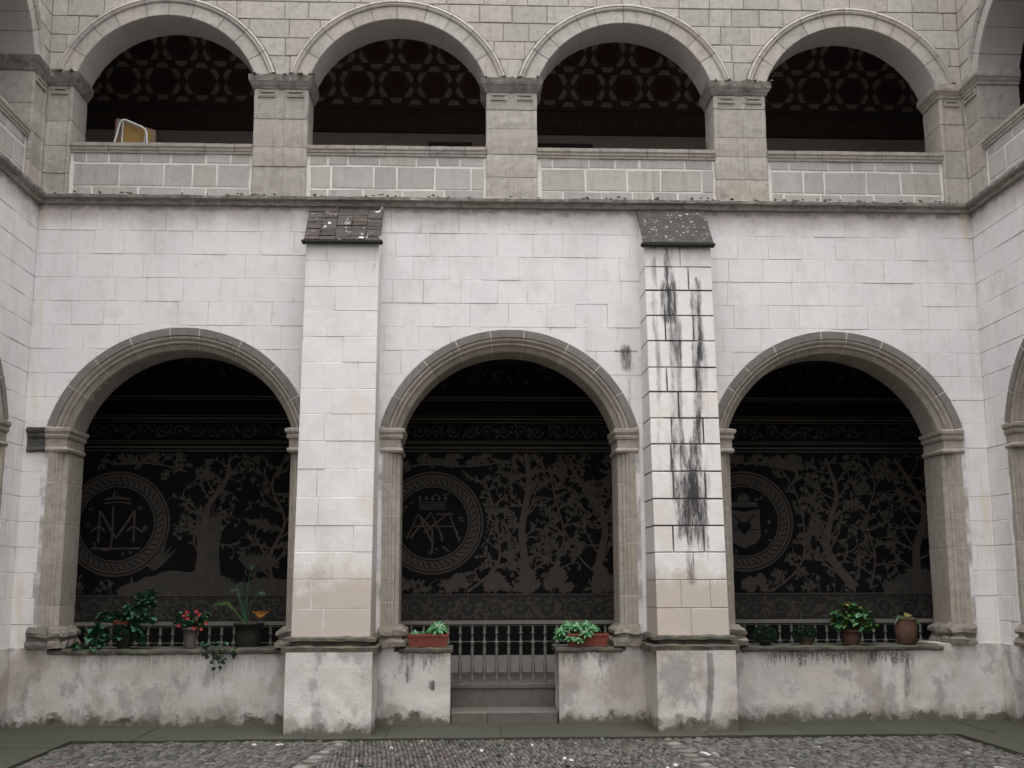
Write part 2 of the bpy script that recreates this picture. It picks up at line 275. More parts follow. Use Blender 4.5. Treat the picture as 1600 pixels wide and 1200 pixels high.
# ------------------------------------------------------------------ mesh helpers
class MB:
    def __init__(s): s.v = []; s.f = []; s.mi = []
    def add(s, vs, fs, mi=0):
        o = len(s.v); s.v += [tuple(v) for v in vs]; s.f += [tuple(i + o for i in f) for f in fs]; s.mi += [mi] * len(fs)
    def box(s, x0, x1, y0, y1, z0, z1, mi=0, j=0.0):
        r = lambda: rng.uniform(-j, j) if j else 0
        vs = [(x + r(), y + r(), z + r()) for z in (z0, z1) for y in (y0, y1) for x in (x0, x1)]
        s.add(vs, [(0, 2, 3, 1), (4, 5, 7, 6), (0, 1, 5, 4), (2, 6, 7, 3), (0, 4, 6, 2), (1, 3, 7, 5)], mi)
    def bevbox(s, x0, x1, y0, y1, z0, z1, b=0.006, j=0.0, mi=0):
        """box whose front (y0) face is bevelled"""
        r = lambda: rng.uniform(-j, j) if j else 0
        o = [(x0 + r(), z0 + r()), (x1 + r(), z0 + r()), (x1 + r(), z1 + r()), (x0 + r(), z1 + r())]
        s.slab(o, y0, y1, b, mi)
    def slab(s, poly, y0, y1, b=0.006, mi=0):
        """polygon in the (x,z) plane, counter-clockwise from the front, extruded from y0 (front) to y1"""
        n = len(poly); cx = sum(p[0] for p in poly) / n; cz = sum(p[1] for p in poly) / n
        fr = []
        for i, (x, z) in enumerate(poly):
            px, pz = poly[i - 1]; qx, qz = poly[(i + 1) % n]
            a = Vector((x - px, z - pz)); c = Vector((qx - x, qz - z))
            if a.length < 1e-6 or c.length < 1e-6: fr.append((x, z)); continue
            a.normalize(); c.normalize(); n1 = Vector((-a.y, a.x)); n2 = Vector((-c.y, c.x)); m = n1 + n2
            if m.length < 0.2: fr.append((x, z)); continue
            m = m / max(0.5, m.dot(n1)) if m.length else m
            fr.append((x + m.x * b, z + m.y * b))
        vs = [(x, y0, z) for x, z in fr] + [(x, y0 + b, z) for x, z in poly] + [(x, y1, z) for x, z in poly]
        fs = [tuple(range(n))]
        for k in (0, n):
            for i in range(n): j = (i + 1) % n; fs.append((k + j, k + i, k + n + i, k + n + j))
        s.add(vs, fs, mi)
    def sweep(s, path, prof, mi=None, closed_prof=False, caps=True):
        """path: list of frames (origin, axisP, axisQ); prof: list of (p,q); origin + p*axisP + q*axisQ"""
        n = len(prof); vs = []
        for o, a, b in path:
            for p, q in prof: vs.append(tuple(o[k] + a[k] * p + b[k] * q for k in range(3)))
        fs = []; ms = []
        m = n if closed_prof else n - 1
        for i in range(len(path) - 1):
            for k in range(m):
                k2 = (k + 1) % n
                fs.append((i * n + k, i * n + k2, (i + 1) * n + k2, (i + 1) * n + k)); ms.append(mi[k] if mi else 0)
        if caps:
            fs.append(tuple(range(n - 1, -1, -1))); e = (len(path) - 1) * n; fs.append(tuple(range(e, e + n))); ms += [mi[0] if mi else 0] * 2
        o = len(s.v); s.v += vs; s.f += [tuple(i + o for i in f) for f in fs]; s.mi += ms
    def tube(s, pts, r, n=6, mi=0):
        pts = [Vector(p) for p in pts]; rs = r if isinstance(r, (list, tuple)) else [r] * len(pts)
        vs = []; 
        for i, p in enumerate(pts):
            t = (pts[min(i + 1, len(pts) - 1)] - pts[max(i - 1, 0)]).normalized()
            a = t.cross(Vector((0, 0, 1)));
            if a.length < 0.1: a = t.cross(Vector((1, 0, 0)))
            a.normalize(); b = t.cross(a)
            for k in range(n):
                w = 2 * PI * k / n; vs.append(p + a * math.cos(w) * rs[i] + b * math.sin(w) * rs[i])
        fs = [(i * n + k, i * n + (k + 1) % n, (i + 1) * n + (k + 1) % n, (i + 1) * n + k) for i in range(len(pts) - 1) for k in range(n)]
        fs.append(tuple(range(n))); e = (len(pts) - 1) * n; fs.append(tuple(range(e + n - 1, e - 1, -1)))
        s.add(vs, fs, mi)
    def lathe(s, prof, cx, cy, z0, n=16, mi=0, sq=0.0):
        vs = []
        for r, z in prof:
            for k in range(n):
                w = 2 * PI * k / n; vs.append((cx + r * math.cos(w), cy + r * math.sin(w), z0 + z))
        fs = [(i * n + k, i * n + (k + 1) % n, (i + 1) * n + (k + 1) % n, (i + 1) * n + k) for i in range(len(prof) - 1) for k in range(n)]
        fs.append(tuple(range(n - 1, -1, -1))); e = (len(prof) - 1) * n; fs.append(tuple(range(e, e + n)))
        s.add(vs, fs, mi)
    def mesh(s, name, mats):
        me = bpy.data.meshes.new(name); me.from_pydata(s.v, [], s.f)
        for m in (mats if isinstance(mats, (list, tuple)) else [mats]): me.materials.append(m)
        if any(s.mi): me.polygons.foreach_set('material_index', s.mi)
        me.update(); return me
    def build(s, name, mats, parent=None, smooth=False, loc=None):
        me = s.mesh(name, mats)
        if smooth: me.polygons.foreach_set('use_smooth', [True] * len(me.polygons))
        return link(name, me, parent, loc)

def link(name, me, parent=None, loc=None):
    o = bpy.data.objects.new(name, me); COL.objects.link(o)
    if parent: o.parent = parent
    if loc: o.location = loc
    return o
def thing(name, label, cat, loc=(0, 0, 0), rotz=0.0, group=None):
    o = bpy.data.objects.new(name, None); COL.objects.link(o); o.location = loc; o.rotation_euler = (0, 0, rotz)
    o.empty_display_size = 0.2
    return tag(o, label, cat, group)
def tag(o, label, cat, group=None):
    o['label'] = label; o['category'] = cat
    if group: o['group'] = group
    return o
def struct(o): o['kind'] = 'structure'; return o
def stuff(o): o['kind'] = 'stuff'; return o
def nz(x, y=0.0, z=0.0): return mn.noise(Vector((x, y, z)))

# ------------------------------------------------------------------ architecture numbers
XL, XR = -5.05, 6.20
LC = [-3.285, 0.53, 4.405]                # centres of the three lower arches
LZC, LRI, LRO, LZS = 2.95, 1.32, 1.56, 3.31
LA = math.sqrt(LRI ** 2 - (LZS - LZC) ** 2); LAO = math.sqrt(LRO ** 2 - (LZS - LZC) ** 2)
UC = [-3.64, -0.83, 1.965, 4.80]
UZC, URI, URO, UZS = 7.30, 1.128, 1.372, 7.66
UA = math.sqrt(URI ** 2 - (UZS - UZC) ** 2)

def core(root, name, x0, x1, z0, z1, holes, y0, y1, mats):
    """wall slab with round-headed openings; holes: (cx, R, zc, zs, half width, z bottom). mats: face, soffit"""
    mb = MB(); xs = {x0, x1}
    for cx, R, zc, zs, a, zb in holes:
        for k in range(25): xs.add(cx - a * math.cos(PI * k / 24))
    xs = sorted(x for x in xs if x0 - 1e-6 <= x <= x1 + 1e-6)
    def hole(x):
        for h in holes:
            if abs(x - h[0]) < h[4] - 1e-5: return h
    for i in range(len(xs) - 1):
        a, b = xs[i], xs[i + 1]
        if b - a < 1e-4: continue
        h = hole((a + b) / 2)
        if h is None:
            mb.add([(a, y0, z0), (b, y0, z0), (b, y0, z1), (a, y0, z1)], [(0, 1, 2, 3)])
            mb.add([(a, y1, z0), (b, y1, z0), (b, y1, z1), (a, y1, z1)], [(3, 2, 1, 0)])
            mb.add([(a, y0, z0), (b, y0, z0), (b, y1, z0), (a, y1, z0)], [(3, 2, 1, 0)])
        else:
            cx, R, zc, zs, ha, zb = h
            za, zb_ = (zc + math.sqrt(max(0, R * R - (q - cx) ** 2)) for q in (a, b))
            mb.add([(a, y0, za), (b, y0, zb_), (b, y0, z1), (a, y0, z1)], [(0, 1, 2, 3)])
            mb.add([(a, y1, za), (b, y1, zb_), (b, y1, z1), (a, y1, z1)], [(3, 2, 1, 0)])
            mb.add([(a, y0, za), (b, y0, zb_), (b, y1, zb_), (a, y1, za)], [(3, 2, 1, 0)], 1)
            if zb > z0:
                mb.add([(a, y0, z0), (b, y0, z0), (b, y0, zb), (a, y0, zb)], [(0, 1, 2, 3)])
                mb.add([(a, y1, z0), (b, y1, z0), (b, y1, zb), (a, y1, zb)], [(3, 2, 1, 0)])
                mb.add([(a, y0, zb), (b, y0, zb), (b, y1, zb), (a, y1, zb)], [(0, 1, 2, 3)])
        mb.add([(a, y0, z1), (b, y0, z1), (b, y1, z1), (a, y1, z1)], [(0, 1, 2, 3)])
    for cx, R, zc, zs, ha, zb in holes:
        for sg in (-1, 1):
            x = cx + sg * ha
            if x0 < x < x1: mb.add([(x, y0, max(zb, z0)), (x, y1, max(zb, z0)), (x, y1, zs), (x, y0, zs)], [(0, 1, 2, 3) if sg < 0 else (3, 2, 1, 0)], 1)
    for x in (x0, x1): mb.add([(x, y0, z0), (x, y1, z0), (x, y1, z1), (x, y0, z1)], [(0, 1, 2, 3)])
    return mb.build(name, mats, root)

def ashlar(root, x0, x1, courses, holes, blen, mat, gap=0.006, depth=0.004, proud=0.004, name='stone_block', seed=1, bev=0.005, skip=None, joined=None, jit=0.0015, phase=None):
    """courses of individual dressed blocks, cut to fit round the arches. holes: (cx, R, zc, zs, half width, z bottom)"""
    r = random.Random(seed); count = 0
    for ci, (z0, z1) in enumerate(courses):
        x = x0; first = True
        while x < x1 - 0.02:
            L = r.uniform(*blen)
            if first: L *= (0.55 if ci % 2 else 1.0) * r.uniform(0.85, 1.1); first = False
            xe = min(x + L, x1)
            if x1 - xe < blen[0] * 0.35: xe = x1
            a, b = x + gap / 2, xe - gap / 2; lo, hi = z0 + gap / 2, z1 - gap / 2
            # cut by holes -> list of (xs, lower z) runs
            N = 14; runs = []; cur = []
            # exact breakpoints
            xs = [a + (b - a) * k / N for k in range(N + 1)]
            for h in holes:
                for e in (h[0] - h[4] - gap, h[0] + h[4] + gap):
                    if a < e < b: xs += [e - 1e-5, e + 1e-5]
                dz = hi - h[2]; Rg = h[1] + gap
                if abs(dz) < Rg:
                    d = math.sqrt(Rg * Rg - dz * dz)
                    for e in (h[0] - d, h[0] + d):
                        if a < e < b: xs.append(e)
            xs.sort()
            for q in xs:
                low = lo
                for h in holes:
                    if abs(q - h[0]) < h[4] + gap and hi > h[5]:
                        t = h[2] + math.sqrt(max(0, (h[1] + gap) ** 2 - (q - h[0]) ** 2)) if hi > h[3] else 1e9
                        if hi > h[3] and lo < h[3] : t = max(t, h[3])
                        low = max(low, t)
                    elif abs(q - h[0]) < h[4] + gap: low = lo
                if low < hi - 1e-4: cur.append((q, low))
                else:
                    if low <= hi + 1e-3 and cur: cur.append((q, hi))
                    if len(cur) > 1: runs.append(cur)
                    cur = [(q, hi)] if low <= hi + 1e-3 else []
            if len(cur) > 1: runs.append(cur)
            for run in runs:
                if run[-1][0] - run[0][0] < 0.03: continue
                if skip and skip(run[0][0], run[-1][0], (z0 + z1) / 2): continue
                # simplify bottom
                bot = [run[0]] + [p for k, p in enumerate(run[1:-1], 1) if abs(p[1] - run[k - 1][1]) > 2e-3 or abs(p[1] - run[k + 1][1]) > 2e-3] + [run[-1]]
                poly = [p for p in bot]
                if hi - bot[-1][1] > 4e-3: poly.append((bot[-1][0], hi))
                if hi - bot[0][1] > 4e-3: poly.append((bot[0][0], hi))
                if len(poly) < 3: continue
                area = 0.5 * abs(sum(poly[k][0] * poly[(k + 1) % len(poly)][1] - poly[(k + 1) % len(poly)][0] * poly[k][1] for k in range(len(poly))))
                if area < 0.0012: continue
                poly = [(px + r.uniform(-jit, jit), pz + r.uniform(-jit, jit)) for px, pz in poly]
                mb = joined if joined is not None else MB()
                mb.slab(poly, -proud + r.uniform(-0.0035, 0.0035), depth + 0.01, bev)
                if joined is None: mb.build(name, mat, root)
                count += 1
            x = xe
    return count

def ring(root, cx, zc, prof, mats, mi, n, zs, R, y_gap=0.004, name='voussoir', seed=0, half=None, segs=4):
    """arch of individual voussoirs; prof: (radius, y)"""
    r = random.Random(seed); am = math.acos((zs - zc) / R) if R > abs(zs - zc) else PI / 2
    a0, a1 = PI / 2 + am, PI / 2 - am
    if half == 'R': a0 = PI / 2
    cuts = [0.0]
    for k in range(1, n): cuts.append((k + r.uniform(-0.18, 0.18)) / n)
    cuts.append(1.0); out = []
    for k in range(n):
        t0, t1 = cuts[k], cuts[k + 1]; g = y_gap / R / 2
        b0 = a0 + (a1 - a0) * t0 - g; b1 = a0 + (a1 - a0) * t1 + g
        path = []; dy = r.uniform(-0.003, 0.001); dr = r.uniform(-0.001, 0.002)
        for i in range(segs + 1):
            w = b0 + (b1 - b0) * i / segs; path.append(((cx, 0, zc), (math.cos(w), 0, math.sin(w)), (0, 1, 0)))
        pr = [(p + (dr if q < 0.3 else 0), q + (dy if q < 0.3 else 0)) for p, q in prof]
        mb = MB(); mb.sweep(path, pr, mi)
        # ends at the springing are cut square by the impost that they sit in
        out.append(mb.build(name, mats, root))
    return out

def mould_path(pts, outward):
    """plan polyline -> frames with mitred outward direction (P) and up (Q). outward=+1: left of travel is outside"""
    fr = []; n = len(pts)
    for i, p in enumerate(pts):
        ns = []
        for a, b in ((i - 1, i), (i, i + 1)):
            if 0 <= a and b < n:
                d = Vector((pts[b][0] - pts[a][0], pts[b][1] - pts[a][1])).normalized(); ns.append(Vector((-d.y, d.x)) * outward)
        m = ns[0] if len(ns) == 1 else (ns[0] + ns[1])
        if len(ns) == 2:
            m = m / (1 + ns[0].dot(ns[1]))
        fr.append(((p[0], p[1], 0), (m.x, m.y, 0), (0, 0, 1)))
    return fr
def mould(root, name, pts, prof, mat, outward=1, sub=0.0, jit=0.0, smooth=False, extra=None):
    """moulding with profile (projection, z) run along a plan line; sub/jit roughen it like weathered stone"""
    if sub:
        q = [pts[0]]
        for a, b in zip(pts, pts[1:]):
            L = math.hypot(b[0] - a[0], b[1] - a[1]); k = max(1, int(L / sub))
            q += [(a[0] + (b[0] - a[0]) * i / k, a[1] + (b[1] - a[1]) * i / k) for i in range(1, k + 1)]
        pts = q
    mb = extra or MB(); s0 = len(mb.v)
    mb.sweep(mould_path(pts, outward), prof)
    if jit:
        for i in range(s0, len(mb.v)):
            x, y, z = mb.v[i]
            k = nz(x * 9, y * 9, z * 14); l = nz(x * 9 + 31, y * 9, z * 14); m = nz(x * 9, y * 9 + 17, z * 14)
            mb.v[i] = (x + k * jit, y + l * jit, z + m * jit * 0.8)
    if extra: return None
    return mb.build(name, mat, root, smooth)

def rough_wall(root, name, x0, x1, y0, y1, z0, z1, mat, step=0.045, amp=0.008, taper=0.0, ends=True, bottom_wobble=0.0):
    """plastered block of wall: uneven front and sides"""
    mb = MB(); nx = max(2, int((x1 - x0) / step)); n_z = max(2, int((z1 - z0) / step)); ny = max(1, int((y1 - y0) / 0.09))
    def grid(fn, nu, nv, flip=False):
        vs = [fn(i / nu, j / nv) for j in range(nv + 1) for i in range(nu + 1)]
        fs = []
        for j in range(nv):
            for i in range(nu):
                a = j * (nu + 1) + i; f = (a, a + 1, a + nu + 2, a + nu + 1); fs.append(f[::-1] if flip else f)
        mb.add(vs, fs)
    def dis(x, y, z, ax):
        e = amp * (nz(x * 2.3, y * 2.3, z * 2.3 + 5) + 0.6 * nz(x * 7, y * 7, z * 7) + 0.25 * nz(x * 23, y * 23, z * 23))
        if ax == 'y': y += e
        else: x += e * ax
        return (x, y, z)
    zt = lambda z: (z - z0) / (z1 - z0)
    fy = lambda z: y0 + taper * zt(z)
    def edge(x, z):   # both grids share the same vertical edges
        return dis(x, fy(z), z, 'y')
    grid(lambda u, v: edge(x0 + (x1 - x0) * u, z0 + (z1 - z0) * v), nx, n_z)
    for x, sg, fl in ((x0, 1, True), (x1, -1, False)):
        def side(u, v, x=x, sg=sg):
            z = z0 + (z1 - z0) * v; e = edge(x, z); y = e[1] + (y1 - e[1]) * u
            return (x + sg * amp * 0.6 * math.sin(min(1, u * 3) * PI / 2) * nz(x * 3 + 9, y * 5, z * 5), y, z)
        grid(side, ny, n_z, fl)
    grid(lambda u, v: (x0 + (x1 - x0) * u, edge(x0 + (x1 - x0) * u, z1)[1] * (1 - v) + y1 * v, z1), nx, 1)
    return mb.build(name, mat, root, True)

# profiles ----------------------------------------------------------
LRING = [(1.60, 0.02), (1.56, 0.02), (1.558, -0.012), (1.475, -0.006), (1.462, 0.014), (1.448, 0.004), (1.430, 0.018), (1.415, 0.05), (1.402, 0.045), (1.388, 0.052), (1.376, 0.09), (1.350, 0.12), (1.330, 0.14), (1.322, 0.17), (1.322, 0.62)]
LRING_M = [1, 1, 1, 1, 0, 0, 0, 0, 0, 0, 0, 0, 0, 0]
URING = [(1.41, 0.03), (1.375, 0.03), (1.372, -0.028), (1.345, -0.040), (1.330, -0.026), (1.318, -0.034), (1.300, -0.024), (1.292, -0.002), (1.285, -0.006), (1.136, -0.006), (1.128, 0.004), (1.128, 0.52)]
URING_M = [0] * 10 + [1]
CAPITAL = [(0.0, 7.485), (0.018, 7.49), (0.022, 7.515), (0.038, 7.535), (0.052, 7.56), (0.066, 7.575), (0.070, 7.60), (0.070, 7.655), (0.0, 7.675)]
IMPOST = [(0.0, 3.045), (0.022, 3.052), (0.032, 3.075), (0.022, 3.096), (0.006, 3.105), (0.006, 3.20), (0.026, 3.21), (0.036, 3.235), (0.026, 3.255), (0.034, 3.262), (0.052, 3.285), (0.055, 3.32), (0.0, 3.335)]
JBASE = [(0.02, 0.845), (0.085, 0.85), (0.09, 0.90), (0.07, 0.925), (0.045, 0.94), (0.05, 0.96), (0.085, 0.98), (0.085, 1.02), (0.045, 1.055), (0.0, 1.085)]
COPING = [(0.0, 6.655), (0.018, 6.66), (0.02, 6.685), (0.034, 6.695), (0.036, 6.72), (0.052, 6.735), (0.056, 6.775), (0.0, 6.785)]
LEDGE = [(0.0, 6.000), (0.03, 6.004), (0.045, 6.03), (0.050, 6.055), (0.098, 6.065), (0.102, 6.10), (0.0, 6.125)]
LCOURSE = []
z = 5.685
LCOURSE.append((5.685, 6.01))
while z > 1.0:
    LCOURSE.append((max(z - 0.286, 0.84), z)); z -= 0.286
UCOURSE = [(7.67, 7.92), (7.92, 8.155), (8.155, 8.40), (8.40, 8.635), (8.635, 8.87), (8.87, 9.12)]

def jamb(part, cx, sg, z0=1.05, z1=3.05, seed=0):
    """moulded stones of one side of a lower opening; sg=-1 left side, +1 right side"""
    prof = [(1.50, 0.02), (1.468, 0.02), (1.464, -0.012), (1.405, -0.010), (1.392, 0.008), (1.378, 0.004), (1.362, 0.008), (1.352, 0.034), (1.322, 0.040), (1.312, 0.066), (1.285, 0.085), (LA, 0.10), (LA, 0.62)]
    r = random.Random(seed); z = z0; g = 0.0075
    while z < z1 - 0.05:
        h = r.uniform(0.26, 0.50); ze = min(z + h, z1)
        if z1 - ze < 0.2: ze = z1
        mb = MB(); dx = r.uniform(-0.002, 0.002); dy = r.uniform(-0.002, 0.0015)
        path = []
        for i in range(4):
            zz = z + g + (ze - z - 2 * g) * i / 3; path.append(((cx, 0, zz), (sg, 0, 0), (0, 1, 0)))
        mb.sweep(path, [(p + (dx if 1.28 < p < 1.48 else 0), q + (dy if q < 0.3 else 0)) for p, q in prof])
        mb.build('jamb_stone', M['jamb'], part); z = ze
    mb = MB(); path = [((cx, 0, zz), (sg, 0, 0), (0, 1, 0)) for zz in (z0, z1)]      # bedding mortar just behind the stone faces
    mb.sweep(path, [(p if p > 1.47 else p + 0.004, q + 0.0035 if q < 0.5 else q - 0.01) for p, q in prof]); mb.build('mortar', M['jamb_joint'], part)

def lower_opening(wall, cx, seed, ext_l=0.0, ext_r=0.0, voussoirs=9, left=True, right=True):
    part = thing_part('arch', wall)
    ring(part, cx, LZC, LRING, [M['jamb'], M['ringband']], LRING_M, voussoirs, LZS + 0.01, 1.44, 0.014, 'voussoir', seed)
    mb = MB(); am = math.acos((LZS - LZC) / 1.44)
    path = []
    for i in range(33):
        w = PI / 2 + am - 2 * am * i / 32; path.append(((cx, 0, LZC), (math.cos(w), 0, math.sin(w)), (0, 1, 0)))
    mb.sweep(path, [(p + 0.002, q + 0.0025) for p, q in LRING[:-1]] + [(1.325, 0.60)]); mb.build('mortar', M['jamb_joint'], part)
    for sg, on, ex in ((-1, left, ext_l), (1, right, ext_r)):
        if not on: continue
        jamb(part, cx, sg, seed=seed * 7 + sg)
        xo, xi = cx + sg * (1.50 + ex), cx + sg * LA
        pts = [(xo, 0.0), (xi, 0.0), (xi, 0.60)] if sg < 0 else [(xi, 0.60), (xi, 0.0), (xo, 0.0)]
        mould(part, 'impost', pts, IMPOST, M['jamb'], -1, 0.05, 0.006)
        xo = cx + sg * 1.48
        pts = [(xo, 0.0), (xi, 0.0), (xi, 0.60)] if sg < 0 else [(xi, 0.60), (xi, 0.0), (xo, 0.0)]
        mould(part, 'jamb_base', pts, JBASE, M['cant_base'], -1, 0.035, 0.034)
    return part

def thing_part(name, parent):
    o = bpy.data.objects.new(name, None); COL.objects.link(o); o.parent = parent; o.empty_display_size = 0.1; return o

def pier(part_root, x0, x1, seed, y1=0.5, stub=None, clean=False):
    """upper pier: fluted stones, capital; stub 'L'/'R' = corner pier with one free side"""
    p = thing_part('pier', part_root); r = random.Random(seed)
    w = x1 - x0; z = 6.13; c = (x0 + x1) / 2
    def plan(dx):
        if w > 0.5:
            f = [(0.0, 0.0), (0.018, -0.008), (0.05, -0.008), (0.060, 0.0), (0.235, 0.0), (0.250, -0.008), (0.275, -0.007), (0.287, 0.002), (0.305, 0.004)]
            f = f + [(w - a, b) for a, b in f[::-1]]
        else:
            f = [(0.0, 0.0), (0.018, -0.012), (0.045, -0.012), (0.055, 0.0), (w - 0.05, 0.0), (w - 0.04, -0.010), (w, -0.010)]
        return [(x0 + a, b + dx) for a, b in f] + [(x1, y1), (x0, y1)]
    while z < 7.49:
        h = r.uniform(0.24, 0.38); ze = min(z + h, 7.495)
        if 7.495 - ze < 0.15: ze = 7.495
        pl = plan(r.uniform(-0.004, 0.004)); mb = MB(); n = len(pl); g = 0.0035
        nzc = 4; vs = []
        for k in range(nzc):
            zz = z + g + (ze - z - 2 * g) * k / (nzc - 1); e = 0.004 if k in (0, nzc - 1) else 0.0
            for a, b in pl:
                q = 0.004 * nz(a * 12, b * 12, zz * 12 + seed) * 1.5
                vs.append((a + (e if a < c else -e) * 0.6 + q, b + (e + q if b < 0.1 else 0), zz))
        fs = [(k * n + i, k * n + (i + 1) % n, (k + 1) * n + (i + 1) % n, (k + 1) * n + i) for k in range(nzc - 1) for i in range(n)]
        fs += [tuple(range(n - 1, -1, -1)), tuple(range((nzc - 1) * n, nzc * n))]
        mb.add(vs, fs); mb.build('pier_stone', M['cant_pier'], p); z = ze
    mb = MB(); mb.box(x0 + 0.012, x1 - 0.012, 0.03, y1 - 0.01, 6.13, 7.52); mb.build('pier_core', M['joint_up'], p)
    pts = {None: [(x0, y1), (x0, 0), (x1, 0), (x1, y1)], 'L': [(x0, 0), (x1, 0), (x1, y1)], 'R': [(x0, y1), (x0, 0), (x1, 0)]}[stub]
    mould(p, 'capital', pts, CAPITAL, M['cant_pier'] if clean else M['cant_moss'], -1, 0.035, 0.008)
    # sunk panels under the abacus
    for a, b in (((x0 + 0.05, c - 0.06), (c + 0.06, x1 - 0.05)) if w > 0.5 else ((x0 + 0.06, x1 - 0.06),)):
        mb = MB()
        for k, (e, yy) in enumerate(((0.0, -0.02), (0.018, -0.024))):
            mb.box(a + e, b - e, yy, 0.0, 7.385 + e * 0.7 + k * 0.002, 7.402 + e * 0.7); mb.box(a + e, b - e, yy, 0.0, 7.462 - e, 7.474 - e)
            mb.box(a + e, a + e + 0.012, yy + 0.002, 0.0, 7.403, 7.458 - e); mb.box(b - e - 0.012, b - e, yy + 0.002, 0.0, 7.403, 7.458 - e)
        mb.build('capital_panel', M['cant_pier'], p)
    mb = MB(); mb.box(x0 - 0.02, x1 + 0.02, -0.03, y1, 6.11, 6.135, j=0.004); mb.build('plinth', M['cant_pier'], p)
    return p

def parapet(part_root, x0, x1, seed):
    p = thing_part('parapet', part_root); r = random.Random(seed)
    mb = MB(); mb.box(x0 - 0.01, x1 + 0.01, 0.034, 0.30, 6.10, 6.665); mb.build('mortar', M['mortar_white'], p)
    for ci, (z0, z1, L) in enumerate(((6.105, 6.235, (0.24, 0.56)), (6.252, 6.522, (0.24, 0.56)), (6.544, 6.66, (0.24, 0.56)))):
        x = x0 + 0.03 + (0.0 if ci == 2 else 0.012); first = True
        while x < x1 - 0.05:
            l = r.uniform(*L) * (0.6 if first and ci != 1 else 1); first = False
            xe = min(x + l, x1 - 0.03)
            if x1 - xe < 0.16: xe = x1 - 0.025
            mb = MB(); mb.bevbox(x + 0.011, xe - 0.011, 0.028 + r.uniform(-0.002, 0.002), 0.06, z0 + r.uniform(0, 0.004), z1 - r.uniform(0, 0.003), 0.004, 0.0065)
            mb.build('parapet_block', M['para'], p); x = xe
    x = x0
    while x < x1 - 0.01:
        xe = min(x + r.uniform(0.30, 0.62), x1)
        if x1 - xe < 0.2: xe = x1
        d = r.uniform(-0.004, 0.004)
        mould(p, 'coping_stone', [(x + 0.003, 0.03 + d), (xe - 0.003, 0.03 + d)], COPING + [(-0.27, 6.785), (-0.27, 6.66)], M['cant_halfmoss'] if False else M['cant_pier'], -1, 0.05, 0.004)
        x = xe
    return p

def ledge(root, x0, x1, seed, mat):
    r = random.Random(seed); x = x0
    while x < x1 - 0.01:
        xe = min(x + r.uniform(0.45, 0.8), x1)
        if x1 - xe < 0.3: xe = x1
        d = r.uniform(-0.006, 0.006)
        m0 = [(x + 0.002, d), (xe - 0.002, d)]
        mould(root, 'ledge_stone', m0, LEDGE + [(-0.03, 6.135), (-0.03, 5.995)], mat, -1, 0.035, 0.010); x = xe

